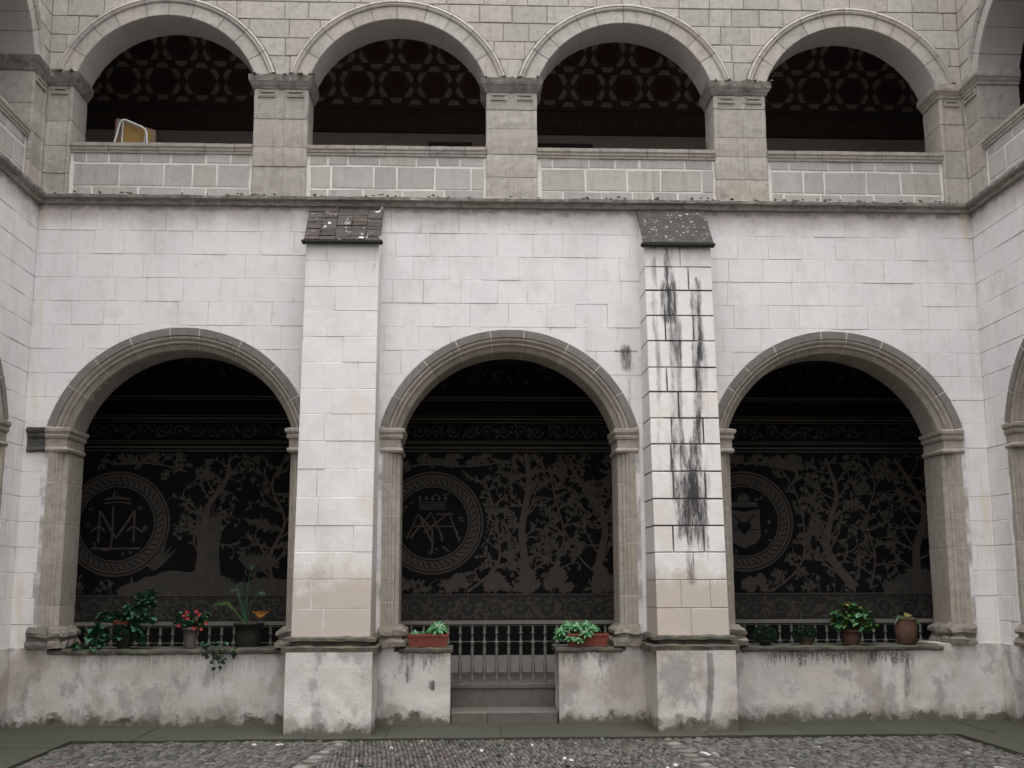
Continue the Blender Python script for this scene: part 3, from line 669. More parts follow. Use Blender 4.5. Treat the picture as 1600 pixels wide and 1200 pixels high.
# ------------------------------------------------------------------ ground
GX0, GX1, GY1 = -3.95, 5.15, -1.12
def ground():
    mb = MB(); mb.box(-60, 60, -60, 40, -0.30, -0.0335)
    struct(mb.build('ground', M['earth']))
    w = thing_part('walkway', None); struct(w)
    r = random.Random(3)
    def slabs(x0, x1, y0, y1, along):
        a = x0 if along == 'x' else y0; end = x1 if along == 'x' else y1
        while a < end - 0.01:
            b = min(a + r.uniform(0.7, 1.2), end)
            if end - b < 0.4: b = end
            mb = MB(); g = 0.003; dz = r.uniform(-0.004, 0.003)
            if along == 'x': mb.box(a + g, b - g, y0, y1, -0.06, dz)
            else: mb.box(x0, x1, a + g, b - g, -0.06, dz)
            mb.build('paving_slab', M['walk'], w); a = b
    slabs(GX0 - 1.1, GX1 + 1.05, GY1, 0.02, 'x')
    slabs(XL, GX0, -12.6, GY1 - 0.004, 'y'); slabs(GX1, XR, -12.6, GY1 - 0.004, 'y')
    # pebbles set on edge
    import numpy as np
    rr = np.random.default_rng(5)
    cs = []
    def line_x(k, y):       # the two slanting rows of big stones that divide the panels
        return (-1.22 + (y + 1.2) * 0.13) if k == 0 else (2.10 - (y + 1.2) * 0.02)
    Y0 = -5.6
    def fill(xa, xb, ang, sp, ln, wob):
        ca, sa = math.cos(ang), math.sin(ang)
        R = 9.0; u = -R
        while u < R:                        # rows
            v = -R + rr.uniform(0, ln)
            while v < R:
                x = (xa + xb) / 2 + u * ca - v * sa + wob * math.sin(v * 2.1 + u); y = -3.4 + u * sa + v * ca
                l = ln * rr.uniform(0.7, 1.25)
                if xa(y) < x < xb(y) if callable(xa) else xa < x < xb:
                    if Y0 < y < GY1 - 0.03: cs.append((x, y, l * 0.52, sp * rr.uniform(0.42, 0.56), ang + PI / 2 + rr.normal(0, 0.10)))
                v += l
            u += sp
    def fillf(fa, fb, ang, sp, ln, wob, mid):
        ca, sa = math.cos(ang), math.sin(ang); R = 5.2; u = -R
        while u < R:
            v = -R + rr.uniform(0, ln)
            while v < R:
                x = mid + u * ca - v * sa + wob * math.sin(v * 1.7 + u * 0.6); y = -3.4 + u * sa + v * ca; l = ln * rr.uniform(0.7, 1.3)
                if Y0 < y < GY1 - 0.035 and fa(y) < x < fb(y):
                    cs.append((x, y, l * 0.5, sp * rr.uniform(0.44, 0.60), ang + PI / 2 + rr.normal(0, 0.12)))
                v += l
            u += sp
    fillf(lambda y: line_x(0, y) + 0.09, lambda y: line_x(1, y) - 0.09, 0.08, 0.041, 0.10, 0.010, 0.5)
    fillf(lambda y: GX0 + 0.03, lambda y: line_x(0, y) - 0.09, -0.62, 0.043, 0.115, 0.05, -2.5)
    fillf(lambda y: line_x(1, y) + 0.09, lambda y: GX1 - 0.03, 0.62, 0.043, 0.115, 0.05, 3.6)
    # dome of a stone
    NR = 8; rings = [(1.0, 0.0), (0.88, 0.5), (0.5, 0.88)]
    base = np.array([(c * math.cos(2 * PI * k / NR), c * math.sin(2 * PI * k / NR), h) for c, h in rings for k in range(NR)] + [(0, 0, 1.0)])
    bf = [(i * NR + k, i * NR + (k + 1) % NR, (i + 1) * NR + (k + 1) % NR, (i + 1) * NR + k) for i in range(2) for k in range(NR)]
    tf = [(2 * NR + k, 2 * NR + (k + 1) % NR, 3 * NR) for k in range(NR)]
    n = len(cs); A = np.array(cs); nb = len(base)
    V = np.repeat(base[None], n, 0) + rr.normal(0, 0.05, (n, nb, 3)) * [1, 1, 0.6]
    hz = rr.uniform(0.010, 0.024, n)
    ex = V[:, :, 0] * A[:, 2:3]; ey = V[:, :, 1] * A[:, 3:4]; c_, s_ = np.cos(A[:, 4:5]), np.sin(A[:, 4:5])
    tlt = rr.normal(0, 0.12, (n, 1))
    P = np.stack([A[:, 0:1] + ex * c_ - ey * s_, A[:, 1:2] + ex * s_ + ey * c_, -0.030 + V[:, :, 2] * hz[:, None] + ex * tlt], -1).reshape(-1, 3)
    faces = []; 
    allf = bf + tf
    F = np.concatenate([np.array([list(f) for f in bf]).ravel(), np.array([list(f) for f in tf]).ravel()])
    lens = [4] * len(bf) + [3] * len(tf)
    me = bpy.data.meshes.new('pebbles'); me.vertices.add(n * nb); me.vertices.foreach_set('co', P.ravel())
    loops = (F[None] + (np.arange(n) * nb)[:, None]).ravel(); me.loops.add(len(loops)); me.loops.foreach_set('vertex_index', loops)
    L = np.tile(lens, n); me.polygons.add(len(L)); st = np.concatenate([[0], np.cumsum(L)[:-1]]); me.polygons.foreach_set('loop_start', st)
    me.polygons.foreach_set('use_smooth', np.ones(len(L), bool))
    me.update(calc_edges=True)
    g = 0.028 + 0.070 * rr.random(n) ** 1.2; k = rr.random(n)
    col = np.stack([g * rr.uniform(1.0, 1.12, n), g, g * rr.uniform(0.84, 0.96, n), np.ones(n)], -1)
    col[k < 0.012] *= 2.2; col[k < 0.004] = (0.40, 0.38, 0.35, 1); A_ = None; rd = (k > 0.97); col[rd] = col[rd] * (1.15, 0.8, 0.75, 1)
    at = me.color_attributes.new('tint', 'FLOAT_COLOR', 'POINT'); at.data.foreach_set('color', np.repeat(col, nb, 0).ravel().astype('f'))
    me.materials.append(M['pebble'])
    stuff(tag(link('cobbles', me), 'dark river pebbles set on edge in rows over the courtyard floor', 'cobbles'))
    # bigger rounded stones along the dividing rows
    c = thing_part('courtyard_divider', None); struct(c)
    for kk in (0, 1):
        y = GY1 - 0.10
        while y > Y0:
            l = r.choice((0.10, 0.13, 0.17, 0.22)); mb = MB(); mb.lathe([(0.075, 0), (0.068, 0.013), (0.045, 0.024), (0.012, 0.028)], 0, 0, 0, 10)
            o = mb.build('boulder', plain_b[r.randrange(3)], c, True); o.location = (line_x(kk, y) + r.uniform(-0.02, 0.02), y, -0.034)
            o.scale = (l / 0.15, r.uniform(0.75, 1.0), 1); o.rotation_euler = (0, 0, r.uniform(-0.5, 0.5)); y -= r.uniform(0.15, 0.34)
plain_b = [plain('boulder_grey', (0.09, 0.085, 0.078), 0.7, 0.25, 20), plain('boulder_pale', (0.14, 0.133, 0.122), 0.7, 0.2, 20), plain('boulder_brown', (0.10, 0.09, 0.08), 0.7, 0.25, 20)]
ground()

# ------------------------------------------------------------------ lower arcade that faces the camera
def hole_l(cx, zb=-1): return (cx, LRO, LZC, LZS, LAO, zb)
def lower_holes_core(cs, zb): return [(c, 1.47, LZC, LZS, math.sqrt(1.47 ** 2 - (LZS - LZC) ** 2), zb) for c in cs]

fl = thing('lower_arcade', 'whitewashed ashlar wall with three moulded arches, straight ahead at courtyard level', 'arcade wall', (0, 0, 0))
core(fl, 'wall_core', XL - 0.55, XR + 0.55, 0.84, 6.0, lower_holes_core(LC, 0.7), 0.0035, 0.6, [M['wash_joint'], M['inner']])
BX = [(-1.83, -0.99), (2.09, 2.87)]
holes = [hole_l(c) for c in LC]
def skip_b(x0, x1, z): return any(a + 0.01 < x0 and x1 < b - 0.01 and z < 5.6 for a, b in BX)
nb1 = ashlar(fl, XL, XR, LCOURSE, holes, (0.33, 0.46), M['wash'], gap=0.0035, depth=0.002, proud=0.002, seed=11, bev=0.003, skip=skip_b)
for i, cx in enumerate(LC): lower_opening(fl, cx, 20 + i, ext_l=0.20 if i == 0 else 0.0)
# soot-black moss on the impost at the far left
mb = MB()
mould(fl, 'mossy_impost_end', [(-5.00, -0.002), (-4.79, -0.002)], [(p + 0.006, z) for p, z in IMPOST], M['moss_soot'], -1, 0.03, 0.014)
mb = MB()
mould(fl, 'mossy_base_end', [(-4.84, -0.02), (-4.60, -0.02)], [(p + 0.012, z) for p, z in JBASE], M['cant_moss'], -1, 0.03, 0.03)
# plaster footing and dwarf walls
GAP = (-0.145, 1.08)
for a, b in ((XL, GAP[0]), (GAP[1], XR)):
    rough_wall(fl, 'dwarf_wall', a, b, -0.03, 0.58, -0.05, 0.79, M['foot'], 0.05, 0.011)
pf = [(XL, -4.62), (-2.0, -0.78), (1.84, 3.1), (5.45, XR)]
for a, b in pf: rough_wall(fl, 'pier_foot', a, b, -0.026, 0.58, 0.78, 0.855, M['foot'], 0.05, 0.008)
def sill(parent, a, b, seed):
    r = random.Random(seed); x = a
    while x < b - 0.01:
        xe = min(x + r.uniform(0.4, 0.75), b)
        if b - xe < 0.3: xe = b
        d = r.uniform(-0.008, 0.008)
        mould(parent, 'sill_stone', [(x + 0.002, -0.02 + d), (xe - 0.002, -0.02 + d)], [(0, 0.775), (0.032, 0.782), (0.05, 0.80), (0.048, 0.825), (0.0, 0.838), (-0.62, 0.835), (-0.62, 0.78)], M['sill'], -1, 0.035, 0.014)
        x = xe
sill(fl, -4.60, -2.03, 1); sill(fl, -0.72, GAP[0] + 0.03, 2); sill(fl, GAP[1] - 0.04, 1.80, 3); sill(fl, 3.16, 5.50, 4)
print('lower blocks', nb1)

# buttresses ----------------------------------------------------------
def buttress(x0, x1, label, dark, seed):
    b = thing('buttress', label, 'buttress', ((x0 + x1) / 2, 0, 0), group='buttresses between the lower arches'); r = random.Random(seed)
    cx = (x0 + x1) / 2; w = (x1 - x0) / 2
    fy = lambda z: -0.75 + (z - 1.0) / (5.46 - 1.0) * 0.33
    zt = 5.46
    mb = MB(); q = 0.007 if dark else 0.004
    mb.add([(-w + q, fy(1.0) + q, 1.0), (w - q, fy(1.0) + q, 1.0), (w - q, fy(zt) + q, zt), (-w + q, fy(zt) + q, zt), (-w + q, 0, 1.0), (w - q, 0, 1.0), (w - q, 0, 5.95), (-w + q, 0, 5.95)],
           [(0, 1, 2, 3), (4, 0, 3, 7), (1, 5, 6, 2), (3, 2, 6, 7)])
    mb.build('mortar_core', M['joint_dark'] if dark else M['wash_joint'], b)
    z = 0.985; k = 0; g = 0.005 if dark else 0.002
    while z < zt - 0.02:
        h = r.uniform(0.285, 0.315); ze = min(z + h, zt)
        if zt - ze < 0.14: ze = zt
        cuts = [-w] + ([-w + r.uniform(0.20, 0.28), w - r.uniform(0.18, 0.28)] if k % 2 else [r.uniform(-0.08, 0.08) + (0.0 if r.random() < 0.6 else -0.12)]) + [w]
        for a, c in zip(cuts, cuts[1:]):
            g = (0.0085 if 1.8 < z < 4.9 else 0.004) if dark else 0.002
            a2 = a + (g if a > -w else 0); c2 = c - (g if c < w else 0); d = r.uniform(-0.003, 0.003); e = 0.004
            mb = MB(); zz = (z + g, ze - g)
            def fr(zv): return fy(zv) + d
            vs = [(a2 + e, fr(zz[0] + e), zz[0] + e), (c2 - e, fr(zz[0] + e), zz[0] + e), (c2 - e, fr(zz[1] - e), zz[1] - e), (a2 + e, fr(zz[1] - e), zz[1] - e),
                  (a2, fr(zz[0]) + e, zz[0]), (c2, fr(zz[0]) + e, zz[0]), (c2, fr(zz[1]) + e, zz[1]), (a2, fr(zz[1]) + e, zz[1]),
                  (a2, 0, zz[0]), (c2, 0, zz[0]), (c2, 0, zz[1]), (a2, 0, zz[1])]
            fs = [(0, 1, 2, 3)] + [(4 + i, 4 + (i + 1) % 4, (i + 1) % 4, i) for i in range(4)] + [(8 + i, 8 + (i + 1) % 4, 4 + (i + 1) % 4, 4 + i) for i in range(4)]
            mb.add(vs, fs); mb.build('stone_block', M['butt2'] if dark else M['butt1'], b)
        z = ze; k += 1
    # side cheeks under the sloping cap
    mb = MB()
    for s in (-1, 1):
        xa, xb = sorted((s * (w - 0.002), s * (w - 0.03)))
        mb.add([(xa, fy(zt), zt), (xb, fy(zt), zt), (xb, 0, zt), (xa, 0, zt), (xa, 0, 5.97), (xb, 0, 5.97)], [(0, 3, 4), (1, 5, 2), (0, 4, 5, 1)])
    mb.build('cap_cheek', M['butt1'], b)
    # base block and its worn moulding
    f = rough_wall(b, 'base', -w - 0.035, w + 0.035, -0.86, 0, -0.05, 0.84, M['foot'], 0.045, 0.012)
    W2 = w + 0.0
    mould(b, 'base_moulding', [(-W2, 0), (-W2, -0.76), (W2, -0.76), (W2, 0)],
          [(0.0, 0.80), (0.085, 0.815), (0.09, 0.89), (0.05, 0.905), (0.004, 0.915), (0.008, 0.942), (0.065, 0.955), (0.06, 0.985), (0.01, 1.0), (-0.03, 1.0)], M['butt_mould'], -1, 0.03, 0.018)
    # cap
    ytop, ztop, yb, zb = 0.0, 6.005, fy(zt) - 0.07, 5.435
    ang = math.atan2(ztop - zb, ytop - yb); L = math.hypot(ztop - zb, ytop - yb)
    ux = Vector((0, math.cos(ang), math.sin(ang))); un = Vector((0, -math.sin(ang), math.cos(ang)))
    def pt(x, l, h): v = Vector((0, yb, zb)) + ux * l + un * h; return (x, v.y, v.z)
    def slope_box(name, x0_, x1_, l0, l1, h0, h1, mat, j=0.0, bv=0.0):
        mb = MB(); rj = lambda: r.uniform(-j, j)
        vs = [pt(x + rj(), l + rj(), h + rj() * 0.5) for h in (h0, h1) for l in (l0, l1) for x in (x0_, x1_)]
        mb.add(vs, [(0, 2, 3, 1), (4, 5, 7, 6), (0, 1, 5, 4), (2, 6, 7, 3), (0, 4, 6, 2), (1, 3, 7, 5)]); return mb.build(name, mat, b)
    slope_box('cap_bed', -w - 0.012, w + 0.012, 0.02, L - 0.01, -0.035, 0.003, M['slabcap'])
    if not dark:
        rows, cols = 10, 5
        for i in range(rows):
            for c in range(cols):
                off = 0.0
                xa = -w - 0.02 + (2 * w + 0.04) * c / cols; xb = -w - 0.02 + (2 * w + 0.04) * (c + 1) / cols
                slope_box('brick', xa + 0.004, xb - 0.004, L * i / rows + 0.004, L * (i + 1) / rows - 0.003, 0.0, 0.022 + r.uniform(-0.006, 0.008), M['brickcap'], 0.004)
    else:
        slope_box('cap_slab', -w - 0.018, w + 0.018, 0.0, L - 0.005, 0.0, 0.025, M['slabcap'], 0.003)
    mould(b, 'drip_lip', [(-w - 0.03, yb + 0.05), (-w - 0.03, yb - 0.005), (w + 0.03, yb - 0.005), (w + 0.03, yb + 0.05)], [(-0.03, zb - 0.028), (0.0, zb - 0.03), (0.016, zb - 0.01), (0.012, zb + 0.012), (-0.03, zb + 0.022)], M['mossdark'], -1, 0.04, 0.006)
    for o in b.children: pass
    return b
buttress(*BX[0], 'clean whitewashed buttress with a brick-tiled sloping cap, left of the middle arch', False, 5)
buttress(*BX[1], 'buttress streaked with black water stains under a dark slab cap, right of the middle arch', True, 9)

# steps in the gap ----------------------------------------------------
st = thing('entrance_steps', 'two worn stone steps in the gap below the middle arch', 'steps', (0.47, 0.3, 0))
ox = 0.47
for a, b in ((GAP[0] + 0.01, 0.27), (0.275, GAP[1] - 0.01)):
    mb = MB(); mb.bevbox(a - ox, b - ox, 0.03 - 0.3, 0.40, -0.05, 0.12, 0.008, 0.002); mb.build('step', M['step'], st)
mb = MB(); mb.box(GAP[0] + 0.01 - ox, GAP[1] - 0.01 - ox, 0.60 - 0.3, 0.50, 0.0, 0.325); mb.build('step', M['step'], st)
for a, b in ((GAP[0] - 0.1, 0.53), (0.535, GAP[1] + 0.1)):
    mb = MB(); mb.bevbox(a - ox, b - ox, 0.585 - 0.3, 0.52, 0.328, 0.385, 0.008, 0.002); mb.build('threshold_slab', M['step'], st)

# balustrades ---------------------------------------------------------
def baluster_mesh():
    mb = MB(); h = 0.685
    prof = [(0.016, 0.0), (0.02, 0.01), (0.02, 0.06), (0.012, 0.07), (0.02, 0.10), (0.024, 0.16), (0.02, 0.25), (0.014, 0.27), (0.014, 0.29), (0.018, 0.33), (0.020, 0.40), (0.014, 0.44), (0.026, 0.455), (0.026, 0.475), (0.014, 0.49), (0.011, 0.56), (0.022, 0.572), (0.022, 0.585), (0.012, 0.60), (0.020, 0.64), (0.013, 0.67), (0.016, h)]
    mb.lathe(prof, 0, 0, 0, 8); me = mb.mesh('baluster', M['wood']); me.polygons.foreach_set('use_smooth', [True] * len(me.polygons)); return me
BAL = baluster_mesh()
for (a, b, lab) in ((-4.75, -1.95, 'grey turned wooden balustrade behind the potted plants in the left arch'), (-0.80, 1.88, 'grey turned wooden balustrade closing the middle arch behind the steps'), (3.05, 5.85, 'grey turned wooden balustrade behind the potted plants in the right arch')):
    t = thing('balustrade', lab, 'balustrade', ((a + b) / 2, 0.68, 0.385), group='balustrades inside the lower arches')
    w = (b - a) / 2
    mb = MB(); mb.box(-w, w, -0.035, 0.035, 0.683, 0.725); mb.build('handrail', M['wood'], t)
    mb = MB(); mb.box(-w, w, -0.03, 0.03, 0.0, 0.012); mb.build('bottom_rail', M['wood'], t)
    mb = MB(); mb.tube([(-w, 0, 0.48), (w, 0, 0.48)], 0.004); mb.build('tie_rod', M['wood'], t)
    n = int(2 * w / 0.145); 
    for k in range(n + 1):
        link('baluster', BAL, t, (-w + 0.04 + (2 * w - 0.08) * k / n, 0, 0.003))
    if a != -0.80:
        mb = MB(); mb.box(-w, w, -0.05, 0.05, -0.06, -0.002); mb.build('kerb', M['step'], t)

# ------------------------------------------------------------------ lower corridor
mb = MB(); mb.box(-8.2, 9.3, 0.63, 3.2, 0.0, 0.33); mb.box(-8.2, XL - 0.62, -13, 0.628, 0.0, 0.33); mb.box(XR + 0.62, 9.3, -13, 0.628, 0.0, 0.33)
struct(mb.build('corridor_floor', M['floor']))
YW = 3.0
iw = thing('mural_wall', 'black inner cloister wall painted with pale trees, vines and round medallions', 'painted wall', (0.5, YW, 0.33))
def off(mb, dx=-0.5, dy=-YW, dz=-0.33):
    mb.v = [(x + dx, y + dy, z + dz) for x, y, z in mb.v]; return mb
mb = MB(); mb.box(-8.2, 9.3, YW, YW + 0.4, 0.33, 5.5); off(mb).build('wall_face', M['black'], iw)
mb = MB(); mb.box(-8.1, 9.2, YW - 0.012, YW - 0.001, 0.33, 0.56); off(mb).build('dado', M['dado'], iw)

class Paint(MB):
    """flat painted shapes on a wall plane"""
    def __init__(s, y, clip=None): super().__init__(); s.y0 = y
    def poly(s, pts, lay=0, mi=0):
        s.q = getattr(s, 'q', 0) + 1; yy = s.y0 - lay * 0.0012 - (s.q % 551) * 2e-6
        s.add([(x, yy, z) for x, z in pts], [tuple(range(len(pts)))], mi)
    def rib(s, pts, w0, w1, lay=0, mi=0, n=4):
        q = []
        P = [pts[0]] + list(pts) + [pts[-1]]
        for i in range(1, len(P) - 2):
            for k in range(n):
                t = k / n; a, b, c, d = P[i - 1], P[i], P[i + 1], P[i + 2]
                q.append(tuple(0.5 * ((2 * b[m]) + (c[m] - a[m]) * t + (2 * a[m] - 5 * b[m] + 4 * c[m] - d[m]) * t * t + (3 * b[m] - a[m] - 3 * c[m] + d[m]) * t ** 3) for m in (0, 1)))
        q.append(pts[-1]); L = []; Rr = []
        for i, p in enumerate(q):
            a = q[max(0, i - 1)]; b = q[min(len(q) - 1, i + 1)]; d = Vector((b[0] - a[0], b[1] - a[1]))
            if d.length < 1e-6: d = Vector((0, 1))
            d.normalize(); w = (w0 + (w1 - w0) * i / (len(q) - 1)) / 2
            L.append((p[0] - d.y * w, p[1] + d.x * w)); Rr.append((p[0] + d.y * w, p[1] - d.x * w))
        for i in range(len(q) - 1): s.poly([L[i], Rr[i], Rr[i + 1], L[i + 1]], lay, mi)
        return q
    def leaf(s, x, z, a, l, w, lay=0, mi=0):
        c, n = math.cos(a), math.sin(a); pts = []
        for u, v in ((0, 0), (0.3, -0.5), (0.65, -0.38), (1, 0), (0.62, 0.42), (0.28, 0.5)): pts.append((x + c * u * l - n * v * w, z + n * u * l + c * v * w))
        s.poly(pts, lay, mi)
    def disc(s, x, z, r, n=10, lay=0, mi=0, lob=0.0):
        s.poly([(x + r * (1 + lob * math.cos(5 * 2 * PI * k / n)) * math.cos(2 * PI * k / n), z + r * (1 + lob * math.cos(5 * 2 * PI * k / n)) * math.sin(2 * PI * k / n)) for k in range(n)], lay, mi)
    def ann(s, x, z, r0, r1, n=48, lay=0, mi=0):
        for k in range(n):
            a, b = 2 * PI * k / n, 2 * PI * (k + 1) / n
            s.poly([(x + r0 * math.cos(a), z + r0 * math.sin(a)), (x + r1 * math.cos(a), z + r1 * math.sin(a)), (x + r1 * math.cos(b), z + r1 * math.sin(b)), (x + r0 * math.cos(b), z + r0 * math.sin(b))], lay, mi)
    def curl(s, x, z, a, l, sg, r, w=0.012, lay=0):
        """vine shoot ending in a curl, with leaves"""
        pts = [(x, z)]; k = r.uniform(0.5, 1.3) * sg
        st = l / 9
        for i in range(9):
            x += math.cos(a) * st; z += math.sin(a) * st; a += k * (0.10 + 0.10 * i * (i > 4)); pts.append((x, z))
        s.rib(pts, w, w * 0.4, lay, n=2)
        for i in range(1, 9):
            if r.random() < 0.46:
                d = math.atan2(pts[i + 1][1] - pts[i][1], pts[i + 1][0] - pts[i][0]) if i < 9 else a
                sd = 1 if r.random() < 0.5 else -1
                s.leaf(pts[i][0], pts[i][1], d + sd * r.uniform(0.5, 1.2), r.uniform(0.05, 0.115), r.uniform(0.022, 0.05), lay, 1)
        if r.random() < 0.6: s.disc(pts[-1][0], pts[-1][1], r.uniform(0.02, 0.035), 10, lay, 1, 0.25)
        return pts

ZB, ZT = 1.385, 3.37
MM = [M['fresco_tree'], M['fresco_leaf'], M['fresco_pale'], M['black']]
def inside(p, meds):
    return all(math.hypot(p[0] - mx, p[1] - mz) > mr + 0.03 for mx, mz, mr in meds)
meds = [(-4.82, 2.37, 0.73), (-0.44, 2.38, 0.72), (3.98, 2.40, 0.71)]
def ptree(x, pts, w0, w1, seed, spread=0.5, nb=13, zlo=1.75):
    r = random.Random(seed); pt = Paint(YW - 0.006)
    q = pt.rib(pts, w0, w1)
    for k in range(nb):
        t = (k + 0.6) / nb; i = min(len(q) - 2, int(len(q) * (0.22 + 0.75 * t))); bx, bz = q[i]; sg = 1 if k % 2 else -1
        for rep in range(2):
            a = (0.35 + r.uniform(-0.3, 0.6)) if sg > 0 else PI - (0.35 + r.uniform(-0.3, 0.6)); l = spread * r.uniform(0.55, 1.15)
            c2 = pt.curl(bx, bz, a, l, sg * (1 if r.random() < 0.7 else -1), r, 0.026 * (1.2 - t * 0.5), 1 + rep)
            m = c2[5]; pt.curl(m[0], m[1], a + r.uniform(-1.2, 1.2), l * 0.6, -sg, r, 0.014, 3 + rep)
            bx, bz = q[max(0, i - 2)]
    keep = [k for k, f in enumerate(pt.f) if all(ZB < pt.v[i][2] < ZT and inside((pt.v[i][0], pt.v[i][2]), meds) for i in f)]
    pt.f = [pt.f[k] for k in keep]; pt.mi = [pt.mi[k] for k in keep]
    off(pt).build('painted_tree', MM, iw)
ptree(0.86, [(0.90, 1.40), (0.87, 1.75), (0.82, 2.3), (0.92, 2.9), (0.88, 3.36)], 0.135, 0.06, 1, 0.62)
ptree(1.9, [(1.86, 1.40), (1.90, 1.8), (2.0, 2.3), (1.88, 2.65), (1.62, 3.0), (1.5, 3.3)], 0.13, 0.03, 2, 0.60, 12)
ptree(2.1, [(2.0, 2.4), (2.15, 2.75), (2.2, 3.3)], 0.07, 0.04, 3, 0.40, 7)
ptree(0.2, [(0.05, 1.42), (0.45, 1.75), (0.50, 2.1), (0.42, 2.6), (0.28, 3.0)], 0.04, 0.02, 4, 0.36, 9)
ptree(-3.5, [(-3.66, 1.7), (-3.62, 2.2), (-3.58, 2.6), (-3.35, 2.95), (-3.3, 3.3)], 0.13, 0.03, 5, 0.55, 10)
ptree(-2.8, [(-2.6, 1.42), (-2.7, 1.9), (-2.5, 2.4), (-2.7, 2.9), (-2.5, 3.3)], 0.05, 0.03, 6, 0.5, 10)
ptree(5.2, [(5.60, 1.40), (5.30, 1.75), (5.16, 2.05), (5.24, 2.45), (5.34, 2.8), (5.2, 3.3)], 0.14, 0.04, 7, 0.55, 12)
ptree(6.3, [(6.45, 1.45), (6.45, 2.0), (6.6, 2.5), (6.45, 2.9), (6.2, 3.3)], 0.13, 0.04, 8, 0.6, 12)
ptree(4.6, [(4.35, 1.42), (4.75, 1.75), (4.85, 2.2), (4.75, 2.8), (4.5, 3.2)], 0.03, 0.02, 9, 0.36, 10)
ptree(-5.5, [(-5.8, 1.42), (-5.85, 2.2), (-5.7, 2.8), (-5.6, 3.3)], 0.10, 0.05, 10, 0.5, 8)
ptree(1.35, [(1.38, 1.42), (1.30, 1.8), (1.42, 2.2), (1.30, 2.7), (1.2, 3.2)], 0.03, 0.02, 11, 0.42, 12)
ptree(-0.6, [(-1.2, 3.05), (-0.6, 3.2), (0.1, 3.18), (0.6, 3.25)], 0.03, 0.02, 12, 0.28, 10)
ptree(3.6, [(3.2, 3.2), (3.8, 3.24), (4.4, 3.2), (4.8, 3.1)], 0.03, 0.02, 13, 0.28, 10)
ptree(5.8, [(5.75, 1.45), (5.85, 1.9), (5.75, 2.4), (5.9, 2.9), (5.8, 3.3)], 0.03, 0.02, 14, 0.40, 11)
ptree(-4.4, [(-4.9, 3.2), (-4.4, 3.22), (-3.9, 3.1)], 0.03, 0.02, 15, 0.3, 8)
# undergrowth along the foot of the picture, rocks and grasses
pt = Paint(YW - 0.004); r = random.Random(12)
for k in range(120):
    x = r.uniform(-6, 7.4); l = r.uniform(0.05, 0.13)
    c = pt.curl(x, ZB + 0.005, PI / 2 + r.uniform(-0.5, 0.5), r.uniform(0.12, 0.42), r.choice((-1, 1)), r, 0.010, k % 3)
for gx, gh in ((0.88, 0.42), (1.32, 0.50), (1.95, 0.40), (0.45, 0.3), (-0.95, 0.34), (-0.1, 0.35), (4.1, 0.45)):     # bushy tufts
    for k in range(34): u_ = r.random(); hh = gh * u_; pt.disc(gx + r.uniform(-1, 1) * 0.20 * (1.05 - u_), ZB + 0.05 + hh * 0.85, 0.055 * (1.2 - u_ * 0.6), 10, 3 + k % 3, 0, 0.22)
keep = [k for k, f in enumerate(pt.f) if all(ZB < pt.v[i][2] < ZT and inside((pt.v[i][0], pt.v[i][2]), meds) for i in f)]
pt.f = [pt.f[k] for k in keep]; pt.mi = [pt.mi[k] for k in keep]
off(pt).build('painted_undergrowth', MM, iw)
pt = Paint(YW - 0.003)
def mound(xa, xb, h, sd, z0=ZB):
    n = 16; top = [(xa + (xb - xa) * k / n, z0 + h * (0.25 + 0.75 * math.sin(PI * min(1, max(0, (k + 0.5) / n)))) * (0.8 + 0.3 * nz(k * 0.9 + sd))) for k in range(n + 1)]
    for k in range(n): pt.poly([(top[k][0], z0), (top[k + 1][0], z0), top[k + 1], top[k]], 0, 2)
mound(-4.75, -2.9, 0.42, 3); mound(-3.3, -2.0, 0.30, 7); mound(5.95, 7.15, 0.42, 9)
# the swollen agave stump in the left picture
for k in range(9):
    a, b = k / 9, (k + 1) / 9; wd = lambda t: 0.20 - 0.05 * math.sin(t * PI) + (0.05 if t > 0.9 else 0)
    pt.poly([(-3.55 - wd(a), 1.6 + a * 0.75), (-3.55 + wd(a), 1.6 + a * 0.75), (-3.55 + wd(b), 1.6 + b * 0.75), (-3.55 - wd(b), 1.6 + b * 0.75)], 1, 2)
for k in range(11): pt.rib([(-3.72 + k * 0.034, 2.33), (-3.74 + k * 0.036, 2.5), (-3.55 + (k - 5) * 0.075, 2.62 + 0.06 * math.cos(k - 5))], 0.03, 0.006, 1, 2)
for gx in (-4.28, -2.95, -2.75):
    for k in range(9): pt.leaf(gx, 1.72, PI / 2 + (k - 4) * 0.19, 0.42 if gx < -4 else 0.28, 0.05, 1, 2)
for bx, bz, sg in ((-2.55, 2.05, 1), (-2.75, 2.36, -1), (-2.35, 2.7, 1), (0.62, 3.0, 1), (2.25, 3.05, -1), (-0.5, 3.22, 1), (4.4, 3.2, 1)):      # birds
    pt.leaf(bx, bz, 0.2 * sg if sg > 0 else PI - 0.2, 0.26, 0.11, 2, 2); pt.disc(bx + 0.02 * sg, bz + 0.05, 0.035, 10, 3, 2); pt.leaf(bx + 0.2 * sg, bz + 0.02, (0.5 if sg > 0 else PI - 0.5), 0.16, 0.05, 3, 2)
off(pt).build('painted_rocks_and_birds', MM, iw)

